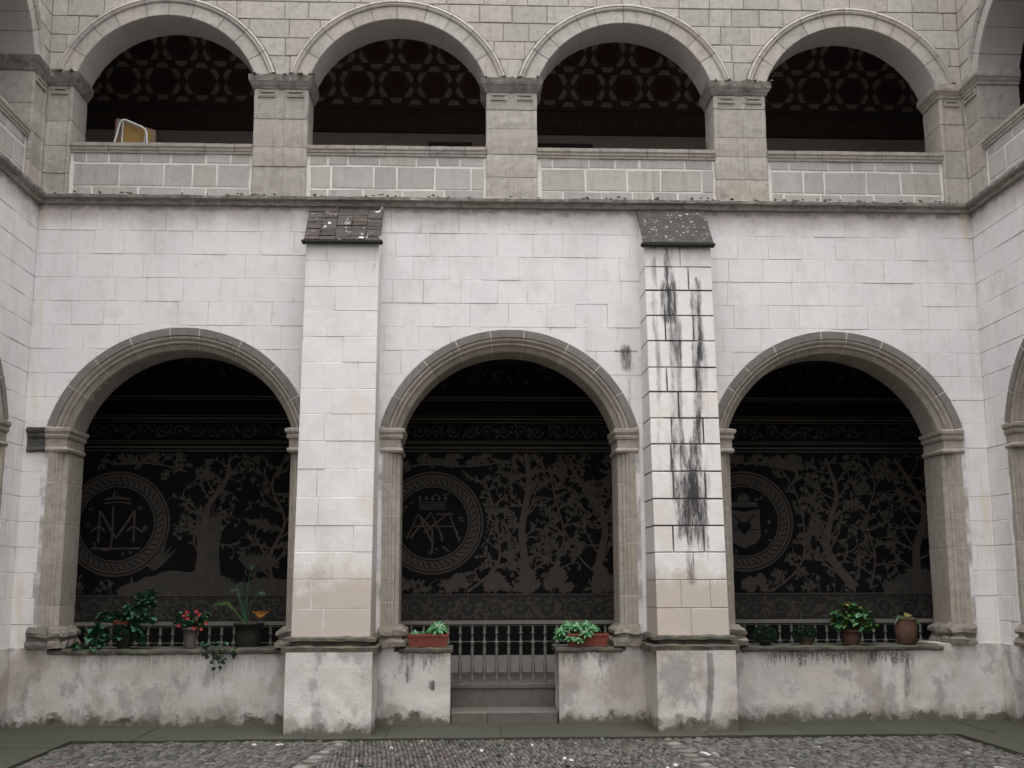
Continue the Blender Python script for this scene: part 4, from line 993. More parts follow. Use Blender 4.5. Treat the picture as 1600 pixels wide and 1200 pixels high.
def medallion(i, mx, mz, R):
    pt = Paint(YW - 0.016)
    pt.ann(mx, mz, 0.0, R, 48, 0, 3)
    pt.ann(mx, mz, R - 0.028, R, 48, 1, 2); pt.ann(mx, mz, R - 0.075, R - 0.045, 48, 1, 0)
    pt.ann(mx, mz, R - 0.185, R - 0.085, 48, 1, 2); pt.ann(mx, mz, R - 0.22, R - 0.20, 48, 1, 0)
    n = 44                                              # rope twist
    for k in range(n):
        a = 2 * PI * k / n; b = a + 0.10; r0, r1 = R - 0.175, R - 0.095
        pt.poly([(mx + r0 * math.cos(a), mz + r0 * math.sin(a)), (mx + r1 * math.cos(b), mz + r1 * math.sin(b)), (mx + r1 * math.cos(b + 0.03), mz + r1 * math.sin(b + 0.03)), (mx + r0 * math.cos(a + 0.03), mz + r0 * math.sin(a + 0.03))], 2, 3)
    o = off(pt).build('painted_medallion', MM, iw)
    g = Paint(YW - 0.0205); cx_, cz_ = 0.0, 0.0
    P = lambda x, z: (mx + x, mz + z)
    lw = 0.026
    if i == 0:                                         # crowned M monogram
        g.rib([P(-0.24, -0.26), P(-0.24, 0.18)], lw, lw); g.rib([P(0.24, -0.26), P(0.24, 0.18)], lw, lw); g.rib([P(-0.24, 0.18), P(0, -0.20)], lw * 1.3, lw, 1); g.rib([P(0.24, 0.18), P(0, -0.20)], lw * 1.3, lw, 1)
        g.rib([P(-0.06, 0.24), P(-0.06, -0.30), P(-0.16, -0.36), P(-0.30, -0.30)], lw, lw * 0.7, 1)
        g.rib([P(-0.34, -0.10), P(-0.24, -0.04), P(-0.16, -0.10)], lw, lw); g.rib([P(0.14, -0.10), P(0.24, -0.04), P(0.36, -0.12)], lw, lw)
        g.rib([P(-0.34, -0.34), P(0.34, -0.34)], lw, lw)
        g.rib([P(-0.17, 0.34), P(0, 0.36), P(0.17, 0.34)], 0.03, 0.03); g.rib([P(-0.19, 0.28), P(0, 0.30), P(0.19, 0.28)], 0.02, 0.02)
    elif i == 1:                                       # crown over an A M monogram
        g.rib([P(-0.36, -0.22), P(-0.20, 0.12), P(-0.04, -0.20), P(0.02, -0.30)], lw, lw, 1, 0, 1); g.rib([P(-0.30, -0.20), P(-0.02, 0.14), P(0.13, -0.18), P(0.14, -0.26)], lw, lw, 2, 0, 1)
        g.rib([P(0.0, -0.42), P(0.0, -0.10), P(-0.20, 0.12)], lw, lw, 1, 0, 1); g.rib([P(-0.12, -0.14), P(0.23, 0.14), P(0.38, -0.26)], lw, lw, 3, 0, 1); g.rib([P(0.05, 0.12), P(0.30, 0.12)], lw * 0.8, lw * 0.8, 1)
        g.rib([P(-0.26, -0.05), P(0.28, -0.05)], lw * 0.7, lw * 0.7, 1)
        for k in range(4): g.rib([P(-0.19, 0.20 + k * 0.03), P(0, 0.19 + k * 0.03), P(0.19, 0.20 + k * 0.03)], 0.016, 0.016, 1, 2)
        for k in range(5): g.leaf(*P(-0.18 + k * 0.09, 0.30), PI / 2, 0.09, 0.05, 1, 2)
    else:                                              # shield with a heart under a broad hat
        sh = [(-0.22, 0.16), (0.0, 0.12), (0.22, 0.16), (0.22, -0.22), (0.16, -0.30), (0.0, -0.37), (-0.16, -0.30), (-0.22, -0.22)]
        g.poly([P(*p) for p in sh][::-1], 0, 2); g.rib([P(*p) for p in sh + [sh[0]]], 0.02, 0.02, 1, 0, 1)
        g.disc(*P(-0.045, -0.06), 0.055, 12, 2, 3); g.disc(*P(0.045, -0.06), 0.055, 12, 2, 3); g.poly([P(-0.098, -0.075), P(0, -0.20), P(0.098, -0.075)], 2, 3)
        g.rib([P(-0.15, 0.08), P(0.0, -0.06)], 0.016, 0.016, 3, 3, 1); g.rib([P(0.15, 0.08), P(0.0, -0.06)], 0.016, 0.016, 3, 3, 1); g.rib([P(-0.2, -0.12), P(0.2, -0.12)], 0.014, 0.014, 3, 3, 1)
        g.poly([P(-0.21, 0.20), P(0.21, 0.20), P(0.19, 0.27), P(-0.19, 0.27)], 1, 2); g.poly([P(-0.09, 0.28), P(0.09, 0.28), P(0.07, 0.37), P(-0.07, 0.37)], 1, 2)
    r = random.Random(50 + i)
    for k in range(16):
        a = r.uniform(0, 2 * PI); q = r.uniform(0.34, 0.43); g.leaf(mx + q * math.cos(a), mz + q * math.sin(a), a + r.uniform(-2, 2), 0.07, 0.03, 1, 1)
    g.v = [(x, y, z) for x, y, z in off(g).v]; g.build('emblem', MM, o)
for i, m_ in enumerate(meds): medallion(i, *m_)

# bands above and below
def frieze(z0, z1, seed, dens, mats_i, amp=1.0):
    pt = Paint(YW - 0.005); r = random.Random(seed); x = -6.2; h = z1 - z0; zc = (z0 + z1) / 2
    while x < 7.6:
        n = 14; pts = []
        sgn = 1 if int(x / (h * 1.1)) % 2 else -1
        for k in range(n):                              # scroll
            a = k * 0.62; rr_ = h * 0.40 * (1 - k / n * 0.85); pts.append((x + rr_ * math.cos(a), zc + sgn * rr_ * math.sin(a)))
        pt.rib(pts, h * 0.075, h * 0.03, 0, mats_i, 1)
        pt.disc(x, zc, h * 0.07, 8, 1, mats_i)
        for k in range(int(7 * dens)):
            a = r.uniform(0, 2 * PI); q = r.uniform(0.25, 0.5) * h; pt.leaf(x + q * math.cos(a) * 1.2, zc + 0.8 * q * math.sin(a), a + r.uniform(-1, 1), h * 0.24, h * 0.10, 2, mats_i)
        x += h * 1.05
    keep = [k for k, f in enumerate(pt.f) if all(z0 < pt.v[i][2] < z1 for i in f)]
    pt.f = [pt.f[k] for k in keep]; pt.mi = [pt.mi[k] for k in keep]
    off(pt).build('painted_frieze', MM, iw)
mb = MB(); mb.box(-8.1, 9.2, YW - 0.003, YW - 0.001, 1.02, 1.372); off(mb).build('frieze_ground', M['fresco_dim'], iw)
frieze(1.02, 1.37, 1, 3.6, 1); frieze(3.56, 3.79, 2, 1.0, 1)
for z_, h_ in ((0.985, 0.018), (0.955, 0.010), (1.378, 0.014), (3.385, 0.018), (3.43, 0.026), (3.50, 0.016), (3.53, 0.010), (3.80, 0.012), (3.84, 0.026), (3.89, 0.012), (4.12, 0.016), (4.155, 0.026)):
    mb = MB(); mb.box(-8.1, 9.2, YW - 0.009, YW - 0.001, z_, z_ + h_); off(mb).build('painted_line', M['fresco_line'], iw)

# vault of the lower corridor
def vault_profile(y0, y1, zs, rise, n=16):
    c = (y0 + y1) / 2; a = (y1 - y0) / 2
    return [(c + a * math.cos(PI * k / n), zs + rise * math.sin(PI * k / n)) for k in range(n + 1)]
def vault(name, zs, rise, mat, x0, x1, y0=0.6, y1=YW):
    mb = MB(); pr = vault_profile(y0, y1, zs, rise); n = len(pr)
    for k in range(n - 1):
        (ya, za), (yb, zb) = pr[k], pr[k + 1]
        mb.add([(x0, ya, za), (x1, ya, za), (x1, yb, zb), (x0, yb, zb)], [(0, 1, 2, 3)])
        mb.add([(x0, ya, za + 0.12), (x1, ya, za + 0.12), (x1, yb, zb + 0.12), (x0, yb, zb + 0.12)], [(3, 2, 1, 0)])
    return struct(mb.build(name, mat, None))
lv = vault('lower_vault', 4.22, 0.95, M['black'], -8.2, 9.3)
pt = MB(); r = random.Random(77)                        # dim figures on the lower vault
pr = vault_profile(0.6, YW, 4.22, 0.95, 48)
def on_vault(x, v, pr, lift):
    d = 0
    for k in range(len(pr) - 1):
        L = math.hypot(pr[k + 1][0] - pr[k][0], pr[k + 1][1] - pr[k][1])
        if d + L >= v:
            t = (v - d) / L; y = pr[k][0] + (pr[k + 1][0] - pr[k][0]) * t; z_ = pr[k][1] + (pr[k + 1][1] - pr[k][1]) * t
            nx, nz_ = -(pr[k + 1][1] - pr[k][1]) / L, (pr[k + 1][0] - pr[k][0]) / L
            return (x, y + nx * lift, z_ + nz_ * lift)
        d += L
    return (x, pr[-1][0], pr[-1][1])
for k in range(420):
    x = r.uniform(-6, 7.5); v = r.uniform(0.12, 0.95); a = r.uniform(0, 6.28); l = r.uniform(0.06, 0.20); w_ = l * r.uniform(0.25, 0.5)
    c_, s_ = math.cos(a), math.sin(a)
    pt.add([on_vault(x + c_ * u * l - s_ * q * w_, max(0.02, v + s_ * u * l + c_ * q * w_), pr, 0.008 + (k % 5) * 0.001) for u, q in ((0, 0), (0.35, -0.5), (1, 0), (0.35, 0.5))], [(0, 1, 2, 3)])
pt.build('painted_figures', M['fresco_dim'], lv)

# upper floor, inner walls and ceiling of the side corridors
mb = MB(); mb.box(-8.2, 9.3, 0.1, 3.4, 5.60, 6.02); mb.box(-8.2, XL - 0.1, -13, 0.095, 5.60, 6.02); mb.box(XR + 0.1, 9.3, -13, 0.095, 5.60, 6.02)
struct(mb.build('upper_floor', M['floor']))
for nm, xa, xb, lab in (('inner_wall', -8.4, -8.2, 'dim inner wall of the left side corridor'), ('inner_wall', 9.3, 9.5, 'dim inner wall of the right side corridor')):
    mb = MB(); mb.box(xa, xb, -13, 3.4, 0, 9.93); tag(mb.build(nm, M['inner']), lab, 'wall')
mb = MB(); mb.box(-8.5, 9.6, -0.0 + 0.15, 3.7, 9.93, 10.1); mb.box(-8.5, XL - 0.15, -13, 0.14, 9.93, 10.1); mb.box(XR + 0.15, 9.6, -13, 0.14, 9.93, 10.1)
struct(mb.build('roof_slab', M['cant']))

# ------------------------------------------------------------------ upper corridor back wall and painted vault
uw = thing('upper_inner_wall', 'dark inner wall of the upper gallery with a pale band along its foot', 'painted wall', (0.5, YW, 6.02))
mb = MB(); mb.box(-8.2, 9.3, YW, YW + 0.4, 6.02, 9.93); off(mb, dz=-6.02).build('wall_face', M['vault_up'], uw)
mb = MB(); mb.box(-8.1, 9.2, YW - 0.01, YW - 0.001, 6.02, 8.14); off(mb, dz=-6.02).build('pale_band', M['dado'], uw)
mb = MB()
for z_, h_ in ((8.15, 0.02), (8.52, 0.02)): mb.box(-8.1, 9.2, YW - 0.008, YW - 0.001, z_, z_ + h_)
r = random.Random(4)
off(mb, dz=-6.02).build('painted_line', M['fresco_dim'], uw)
mb = MB(); x = -6.0
while x < 7.4:                                           # worn frieze: loose strokes
    w_ = r.uniform(0.03, 0.14); h_ = r.uniform(0.04, 0.16); mb.box(x, x + w_, YW - 0.006, YW - 0.001, 8.34 - h_ / 2 + r.uniform(-0.03, 0.03), 8.34 + h_ / 2); x += w_ + r.uniform(0.03, 0.12)
off(mb, dz=-6.02).build('painted_frieze', M['frieze_brown'], uw)
for a, b, lab in ((-0.42 + 1.9, 2.5, 'a'), (-0.55, 0.1, 'b')):
    mb = MB(); mb.box(a - 0.7 if lab == 'a' else a, b - 0.6 if lab == 'a' else b, YW - 0.05, YW - 0.012, 6.02, 8.0); off(mb, dz=-6.02).build('door', M['vault_up'], uw)
uv = vault('upper_vault', 8.56, 1.22, M['vault_up'], -8.2, 9.3, 0.5, YW)
pr = vault_profile(0.5, YW, 8.56, 1.22, 64)
s_ = 0.575; mb = MB()
row = 0; v = 0.335 - s_ * 0.866
while v < 3.2:
    x = -6.5 + (s_ / 2 if row % 2 else 0)
    while x < 8.0:
        for k in range(6):
            a = PI / 6 + k * PI / 3; d0, d1 = s_ * 0.345, s_ * 0.475; w0_, w1_ = s_ * 0.175, s_ * 0.095
            if k in (1, 4): pass
            P = []
            for d, w_ in ((d0, w0_), (d1, w1_)):
                for q in (-1, 1): P.append((x + math.cos(a) * d - math.sin(a) * w_ * q, v + math.sin(a) * d + math.cos(a) * w_ * q))
            if min(p[1] for p in P) > 0.02: mb.add([on_vault(p[0], p[1], pr, 0.006) for p in (P[0], P[1], P[3], P[2])], [(0, 1, 2, 3)], 0)
        ringp = [(x + s_ * 0.27 * math.cos(t * PI / 6), v + s_ * 0.27 * math.sin(t * PI / 6)) for t in range(12)]
        if v > 0.2: mb.add([on_vault(p[0], max(0.01, p[1]), pr, 0.004) for p in ringp], [tuple(range(12))], 1)
        x += s_
    v += s_ * 0.866; row += 1
mb.build('painted_stars', [M['vault_pale'], M['vault_red']], uv)

# ------------------------------------------------------------------ upper arcade that faces the camera
fu = thing('upper_arcade', 'pale stone gallery of four arches with a mortared parapet, above the whitewashed wall', 'arcade wall', (0, 0, 6.0))
fu.location = (0, 0, 0)
def uholes(cs, R): return [(c, R, UZC, UZS, math.sqrt(R * R - (UZS - UZC) ** 2), 6.0) for c in cs]
core(fu, 'wall_core', XL - 0.5, XR + 0.5, 7.64, 9.93, uholes(UC, URI + 0.02), 0.006, 0.5, [M['joint_up'], M['soffit']])
nb2 = ashlar(fu, XL, XR, UCOURSE, uholes(UC, URO), (0.24, 0.60), M['cant'], gap=0.009, depth=0.006, proud=0.006, seed=31, bev=0.006, jit=0.004)
print('upper blocks', nb2)
mb = MB(); mb.box(XL, XR, -0.004, 0.01, 9.125, 9.78); mb.build('plain_masonry', M['cant'], fu)
mould(fu, 'cornice', [(XL, 0), (XR, 0)], [(0.0, 9.70), (0.06, 9.74), (0.12, 9.80), (0.15, 9.95), (0.0, 9.97)], M['cant_moss'], -1, 0.3, 0.01)
for i, cx in enumerate(UC):
    a = thing_part('arch', fu)
    ring(a, cx, UZC, URING, [M['cant'], M['soffit']], URING_M, 10, UZS, 1.25, 0.010, 'voussoir', 60 + i)
    mb = MB(); am = math.acos((UZS - UZC) / 1.25)
    path = [((cx, 0, UZC), (math.cos(PI / 2 + am - 2 * am * k / 28), 0, math.sin(PI / 2 + am - 2 * am * k / 28)), (0, 1, 0)) for k in range(29)]
    mb.sweep(path, [(p + 0.004, q + 0.007) for p, q in URING[:-1]] + [(1.132, 0.50)], [0] * 10 + [1]); mb.build('mortar', [M['joint_up'], M['soffit']], a)
edges = [UC[0] - UA - 0.02, UC[0] + UA, UC[1] - UA, UC[1] + UA, UC[2] - UA, UC[2] + UA, UC[3] - UA, UC[3] + UA]
edges = [-4.73, -2.565, -1.915, 0.255, 0.875, 3.06, 3.705, 5.895]
pier(fu, XL, edges[0], 1, stub='L'); pier(fu, edges[1], edges[2], 2); pier(fu, edges[3], edges[4], 3); pier(fu, edges[5], edges[6], 4); pier(fu, edges[7], XR, 5, stub='R', clean=True)
for i in range(4): parapet(fu, edges[2 * i], edges[2 * i + 1], 40 + i)
ledge(fu, XL, XR, 3, M['ledge'])

# ------------------------------------------------------------------ side walls of the courtyard
def side(root_l, root_u, sg, seed, mosscap):
    """sg=-1: left wall (local x runs 0 -> -12.5), +1: right wall (0 -> 12.5)"""
    E = 12.5; x0, x1 = (-E, 0) if sg < 0 else (0, E)
    lc = [sg * c for c in (2.0, 5.85, 9.7)]; uc = [sg * (0.42 + UA + 0.02 + k * 2.8) for k in range(4)]
    core(root_l, 'wall_core', x0, x1, 0.0, 6.0, lower_holes_core(lc, 0.82), 0.0035, 0.6, [M['wash_joint'], M['inner']])
    near = (-2.3, 0) if sg < 0 else (0, 2.3)
    holes = [hole_l(c) for c in lc]
    # detailed blocks near the corner only; the rest is one joined mesh
    cut = sg * 2.0
    a, b = (cut, 0) if sg < 0 else (0, cut)
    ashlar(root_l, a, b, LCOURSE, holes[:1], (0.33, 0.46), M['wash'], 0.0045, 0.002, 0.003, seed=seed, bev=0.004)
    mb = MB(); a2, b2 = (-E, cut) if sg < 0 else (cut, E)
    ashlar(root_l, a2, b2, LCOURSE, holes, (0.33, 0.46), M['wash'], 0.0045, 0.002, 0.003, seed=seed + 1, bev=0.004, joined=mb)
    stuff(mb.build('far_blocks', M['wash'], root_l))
    lower_opening(root_l, lc[0], seed + 3)
    rough_wall(root_l, 'dwarf_wall', x0, x1, -0.03, 0.58, -0.05, 0.79, M['foot'], 0.07, 0.010)
    e0 = sg * (2.0 - LA); fa, fb = (e0 - 0.1, 0) if sg < 0 else (0, e0 + 0.1)
    rough_wall(root_l, 'pier_foot', fa, fb, -0.026, 0.58, 0.78, 0.855, M['foot'], 0.05, 0.006)
    sa, sb = sorted((lc[0] - 1.29, lc[0] + 1.29)); sill(root_l, sa, sb, seed)
    # upper gallery
    core(root_u, 'wall_core', x0, x1, 7.64, 9.93, uholes(uc, URI + 0.02), 0.006, 0.5, [M['cant'], M['soffit']])
    ashlar(root_u, *( (sg * 2.8, 0) if sg < 0 else (0, sg * 2.8)), UCOURSE, uholes(uc[:1], URO), (0.26, 0.50), M['cant'], gap=0.009, depth=0.006, proud=0.006, seed=seed + 5, bev=0.006, jit=0.004)
    a = thing_part('arch', root_u)
    ring(a, uc[0], UZC, URING, [M['cant'], M['soffit']], URING_M, 10, UZS, 1.25, 0.008, 'voussoir', seed + 6)
    ed = [0.40]
    for k in range(4):
        c = abs(uc[k]); ed += [c - UA, c + UA]
    ed = ed[1:]
    # corner pier: its flank towards us is the reveal of the first side opening
    xs = sorted((0.0, sg * ed[0])); pier(root_u, xs[0], xs[1], seed + 7, stub='R' if sg < 0 else 'L', clean=not mosscap)
    for k in range(3):
        xs = sorted((sg * ed[2 * k + 1], sg * ed[2 * k + 2])); pier(root_u, xs[0], xs[1], seed + 8 + k, clean=not mosscap)
    for k in range(4):
        xs = sorted((sg * ed[2 * k], sg * ed[2 * k + 1])); parapet(root_u, xs[0], xs[1], seed + 12 + k) if k < 2 else None
        if k >= 2:
            mb = MB(); mb.box(xs[0], xs[1], 0.03, 0.30, 6.10, 6.78); mb.build('parapet', M['para'], root_u)
    ledge(root_u, x0, x1, seed + 20, M['ledge'])
L1 = thing('lower_arcade', 'whitewashed side wall running towards the viewer at the left edge, lower storey', 'arcade wall', (XL, 0, 0), PI / 2)
L2 = thing('upper_arcade', 'stone side gallery with mossy capital and sloping parapet at the top left', 'arcade wall', (XL, 0, 0), PI / 2)
side(L1, L2, -1, 100, True)
R1 = thing('lower_arcade', 'whitewashed side wall running towards the viewer at the right edge, lower storey', 'arcade wall', (XR, 0, 0), -PI / 2)
R2 = thing('upper_arcade', 'stone side gallery with clean capital and sloping parapet at the top right', 'arcade wall', (XR, 0, 0), -PI / 2)
side(R1, R2, 1, 200, False)

# ------------------------------------------------------------------ mossy lumps on ledges and capitals
def lumps(name, mat, spots, seed, parent):
    r = random.Random(seed); mb = MB()
    for (x, y, z_, sx, sy, sz) in spots:
        n = 7; vs = []; fs = []
        for a, (c, h) in enumerate(((1.0, 0.0), (0.8, 0.6), (0.35, 1.0))):
            for k in range(n): w_ = 2 * PI * k / n; q = r.uniform(0.75, 1.2); vs.append((x + sx * c * q * math.cos(w_), y + sy * c * q * math.sin(w_), z_ + sz * h * r.uniform(0.8, 1.2)))
        for a in (0, 1): fs += [(a * n + k, a * n + (k + 1) % n, (a + 1) * n + (k + 1) % n, (a + 1) * n + k) for k in range(n)]
        fs.append(tuple(range(2 * n, 3 * n))); mb.add(vs, fs)
    o = mb.build(name, mat, parent, True); return stuff(o)
r = random.Random(8); sp = []
for k in range(90): sp.append((r.uniform(XL, XR), -r.uniform(0.03, 0.10), 6.125 + r.uniform(-0.01, 0.005), r.uniform(0.012, 0.03), 0.014, r.uniform(0.008, 0.02)))
for a, b in ((XL, -4.70), (-2.66, -1.82), (0.17, 0.97), (2.97, 3.80)):
    for k in range(14): sp.append((r.uniform(a, b), -r.uniform(0.0, 0.09), 7.655, r.uniform(0.015, 0.03), 0.02, r.uniform(0.01, 0.025)))
lumps('moss_tufts', M['moss'], sp, 1, fu)

# ------------------------------------------------------------------ potted plants
def leaf_mesh(name, mat, l, w, cup=0.2, lobes=False, tip=None):
    mb = MB(); n = 5; vs = []; fs = []
    out = [0.0, 0.75, 1.0, 0.8, 0.45, 0.0] if not lobes else [0.25, 1.0, 0.8, 1.0, 0.5, 0.0]
    for i in range(n + 1):
        t = i / n; hw = w / 2 * out[i]; zc = -cup * l * t * t
        vs += [(-hw, t * l, zc + hw * 0.35), (0, t * l, zc), (hw, t * l, zc + hw * 0.35)]
    for i in range(n): fs += [(3 * i, 3 * i + 1, 3 * i + 4, 3 * i + 3), (3 * i + 1, 3 * i + 2, 3 * i + 5, 3 * i + 4)]
    mb.add(vs, fs); 
    if tip: mb.mi = [0] * (2 * n - 4) + [1] * 4
    me = mb.mesh(name, [mat, tip] if tip else mat); me.polygons.foreach_set('use_smooth', [True] * len(me.polygons)); return me
def put_leaf(me, parent, p, az, el, roll=0.0, s=1.0, name='leaf'):
    o = link(name, me, parent, p); o.rotation_mode = 'ZXY'; o.rotation_euler = (el, roll, az); o.scale = (s, s, s); return o
ZS = 0.84
def potted(label, x, y, z_=ZS, cat='potted plant', grp='potted plants on the sills of the lower arches'):
    return thing('potted_plant', label, cat, (x, y, z_), group=grp)
def round_pot(t, r, h, mat, dx=0, dy=0, taper=0.72, rim=0.012, name='pot', bulge=0.0):
    mb = MB(); mb.lathe([(r * taper, 0), (r * (taper + 0.02), 0.01), (r * (0.5 + taper / 2) + bulge, h * 0.5), (r * 0.97, h - 0.03), (r + rim, h - 0.03), (r + rim, h), (r - 0.012, h), (r - 0.015, h - 0.02)], dx, dy, 0, 18)
    mb.build(name, mat, t, True); mb = MB(); mb.lathe([(r - 0.016, h - 0.025), (r - 0.03, h - 0.018)], dx, dy, 0, 14); mb.build('soil', M['soil'], t)

# 1 big-leaved trailing plant in the left arch
t = potted('broad-leaved green plant trailing from a red-rimmed pot, largest in the left arch', -3.84, 0.16)
r = random.Random(21); round_pot(t, 0.105, 0.27, M['potdark'], 0, 0, 0.7)
mb = MB(); mb.lathe([(0.122, 0.262), (0.128, 0.268), (0.128, 0.305), (0.112, 0.308)], 0, 0, 0, 18); mb.build('pot_rim', M['terra'], t, True)
lm = [leaf_mesh('leaf', M['leaf'], 0.11, 0.10, 0.35), leaf_mesh('leaf', M['leaf_dark'], 0.10, 0.09, 0.3)]
stm = MB()
def vine(p0, pts, n, sc=1.0, mats=(0, 0, 1)):
    P = [p0] + pts; stm.tube(P, [0.006] * len(P), 5)
    for k in range(n):
        q = r.random() * (len(P) - 1); i = min(int(q), len(P) - 2); f = q - i
        p = [P[i][c] + (P[i + 1][c] - P[i][c]) * f + r.uniform(-0.04, 0.04) for c in range(3)]; p[2] = max(p[2], -0.02 if p[1] > -0.22 else p[2])
        put_leaf(lm[mats[r.randrange(3)]], t, p, PI + r.uniform(-1.5, 1.5), r.uniform(-1.1, 0.2), r.uniform(-0.4, 0.4), sc * r.uniform(0.65, 1.15))
vine((0.0, 0, 0.28), [(0.10, -0.02, 0.40), (0.22, -0.05, 0.50), (0.33, -0.05, 0.47)], 70)
vine((0.0, 0, 0.28), [(0.05, -0.06, 0.36), (0.20, -0.08, 0.42), (0.30, -0.08, 0.36), (0.34, -0.1, 0.25)], 44)
vine((0.0, 0, 0.28), [(-0.06, 0.0, 0.33), (-0.20, -0.04, 0.36), (-0.30, -0.04, 0.22), (-0.34, -0.08, 0.08)], 64)
vine((0.0, 0, 0.28), [(0.10, 0.04, 0.50), (0.2, 0.05, 0.58), (0.34, 0.04, 0.60)], 26)
vine((0.0, 0, 0.28), [(0.16, -0.08, 0.28), (0.22, -0.10, 0.15), (0.25, -0.12, 0.06)], 50)
vine((0.0, 0, 0.28), [(-0.14, -0.12, 0.12), (-0.22, -0.14, 0.05), (-0.42, -0.14, 0.03), (-0.56, -0.15, 0.02)], 56, 0.85)
vine((0.0, 0, 0.28), [(0.0, -0.14, 0.16), (0.02, -0.16, 0.08)], 12)
stm.build('stem', M['stem'], t)
# 2 geranium
t = potted('red-flowering geranium in a small grey pot, middle of the left arch', -3.09, 0.14)
r = random.Random(22); round_pot(t, 0.085, 0.23, M['potgrey'], 0, 0, 0.68)
lm = [leaf_mesh('leaf', M['leaf'], 0.05, 0.055, 0.2), leaf_mesh('leaf', M['leaf_dark'], 0.05, 0.055, 0.2)]
stm = MB()
for k in range(14):
    a = r.uniform(0, 6.28); e = (0.18 * math.cos(a), 0.10 * math.sin(a), r.uniform(0.28, 0.42)); stm.tube([(0, 0, 0.21), (e[0] * 0.5, e[1] * 0.5, e[2] * 0.75), e], 0.004, 5)
    for q in range(20):
        f = r.uniform(0.3, 1.0); p = (e[0] * f + r.uniform(-0.03, 0.03), e[1] * f + r.uniform(-0.03, 0.03), 0.21 + (e[2] - 0.21) * f + r.uniform(-0.02, 0.03))
        put_leaf(lm[r.random() < 0.5], t, p, r.uniform(0, 6.28), r.uniform(-0.8, 0.5), r.uniform(-0.4, 0.4), r.uniform(0.7, 1.2))
stm.build('stem', M['stem'], t)
for (fx, fz) in ((-0.06, 0.36), (-0.03, 0.40), (0.08, 0.41), (0.11, 0.37), (0.19, 0.28), (0.08, 0.31), (-0.11, 0.25), (0.06, 0.22), (0.14, 0.21), (-0.02, 0.33)):
    mb = MB()
    for q in range(7):
        a = q * 0.9; c = (fx + 0.010 * math.cos(a), -0.09 + r.uniform(-0.02, 0.02), fz + 0.010 * math.sin(a))
        for w_ in range(5):
            b = w_ * 1.257; mb.add([c, (c[0] + 0.010 * math.cos(b - 0.5), c[1] - 0.004, c[2] + 0.010 * math.sin(b - 0.5)), (c[0] + 0.013 * math.cos(b), c[1] - 0.006, c[2] + 0.013 * math.sin(b)), (c[0] + 0.010 * math.cos(b + 0.5), c[1] - 0.004, c[2] + 0.010 * math.sin(b + 0.5))], [(0, 1, 2, 3)])
    mb.tube([(0.0 + fx * 0.4, -0.02, 0.24), (fx, -0.085, fz)], 0.0025, 4, 0)
    mb.build('flower_head', M['red'], t)
# 3 palm-like plant
t = potted('feathery palm-like plant with an orange bloom, right side of the left arch', -2.48, 0.38)
r = random.Random(23); round_pot(t, 0.165, 0.27, M['potdark'], 0, 0, 0.8)
for k, (tx, ty, tz) in enumerate(((-0.10, -0.1, 0.72), (-0.30, -0.05, 0.50), (0.02, 0.0, 0.93), (-0.18, 0.05, 0.66), (0.14, -0.05, 0.62), (-0.02, -0.1, 0.60))):
    mb = MB(); P = [Vector((-0.04, 0, 0.25)), Vector((-0.04 + tx * 0.4, ty * 0.4, 0.25 + (tz - 0.25) * 0.62)), Vector((tx * 0.8, ty * 0.8, tz)), Vector((tx * 1.35, ty * 1.2, tz - 0.02))]
    mb.tube(P, [0.006, 0.005, 0.004, 0.002], 5)
    for q in range(20):
        f = 1.0 + q / 20 * 1.95; i = min(int(f), 2); w_ = f - i; p = P[i].lerp(P[i + 1], w_); d = (P[i + 1] - P[i]).normalized()
        for sgn in (-1, 1):
            n_ = Vector((0.35 * sgn, -0.2, 0.9 * (1 if sgn > 0 else -0.6))).normalized(); e = p + (n_ * 0.9 + d * 0.55) * 0.075 * (1 - abs(q - 10) / 18); wv = d * 0.0028
            mb.add([p - wv, p + wv, e], [(0, 1, 2)])
    mb.build('frond', M['leaf'] if k != 1 else M['leaf_lime'], t)
mb = MB()
for q in range(9):
    a = q * 0.7; mb.add([(0.16, -0.17, 0.36), (0.16 + 0.045 * math.cos(a - 0.2), -0.18, 0.37 + 0.035 * math.sin(a - 0.2)), (0.16 + 0.055 * math.cos(a), -0.18, 0.37 + 0.04 * math.sin(a)), (0.16 + 0.045 * math.cos(a + 0.2), -0.18, 0.37 + 0.035 * math.sin(a + 0.2))], [(0, 1, 2, 3)])
mb.build('orange_flower', M['orange'], t)
mb = MB(); mb.tube([(0.05, 0, 0.25), (0.14, -0.14, 0.34), (0.16, -0.17, 0.365)], 0.003, 5)
for dx in (-0.10, -0.05, 0.09, 0.05): mb.tube([(0.16, -0.165, 0.35), (0.16 + dx * 0.7, -0.17, 0.385), (0.16 + dx, -0.17, 0.40)], [0.005, 0.004, 0.002], 4)
mb.build('stem', M['orange'], t)
# 4 trailing ivy hanging over the dwarf wall
t = thing('ivy', 'thin green creeper hanging down the dwarf wall below the left arch', 'creeper', (-2.76, -0.08, ZS), group=None)
r = random.Random(24); lm = [leaf_mesh('leaf', M['leaf_dark'], 0.05, 0.045, 0.2), leaf_mesh('leaf', M['leaf'], 0.045, 0.04, 0.2)]
mb = MB()
for dx, dz in ((-0.10, -0.12), (0.0, -0.30), (0.10, -0.17), (0.22, -0.12), (0.06, -0.26)):
    mb.tube([(0, 0.1, 0.01), (dx * 0.5, -0.01, 0.01), (dx, -0.03, -0.03), (dx, -0.02, dz)], 0.003, 4)
    for k in range(9):
        put_leaf(lm[r.random() < 0.35], t, (dx + r.uniform(-0.02, 0.02), -0.045, r.uniform(dz, 0.0)), PI + r.uniform(-0.8, 0.8), -1.1 + r.uniform(-0.3, 0.3), 0, r.uniform(0.6, 1.1))
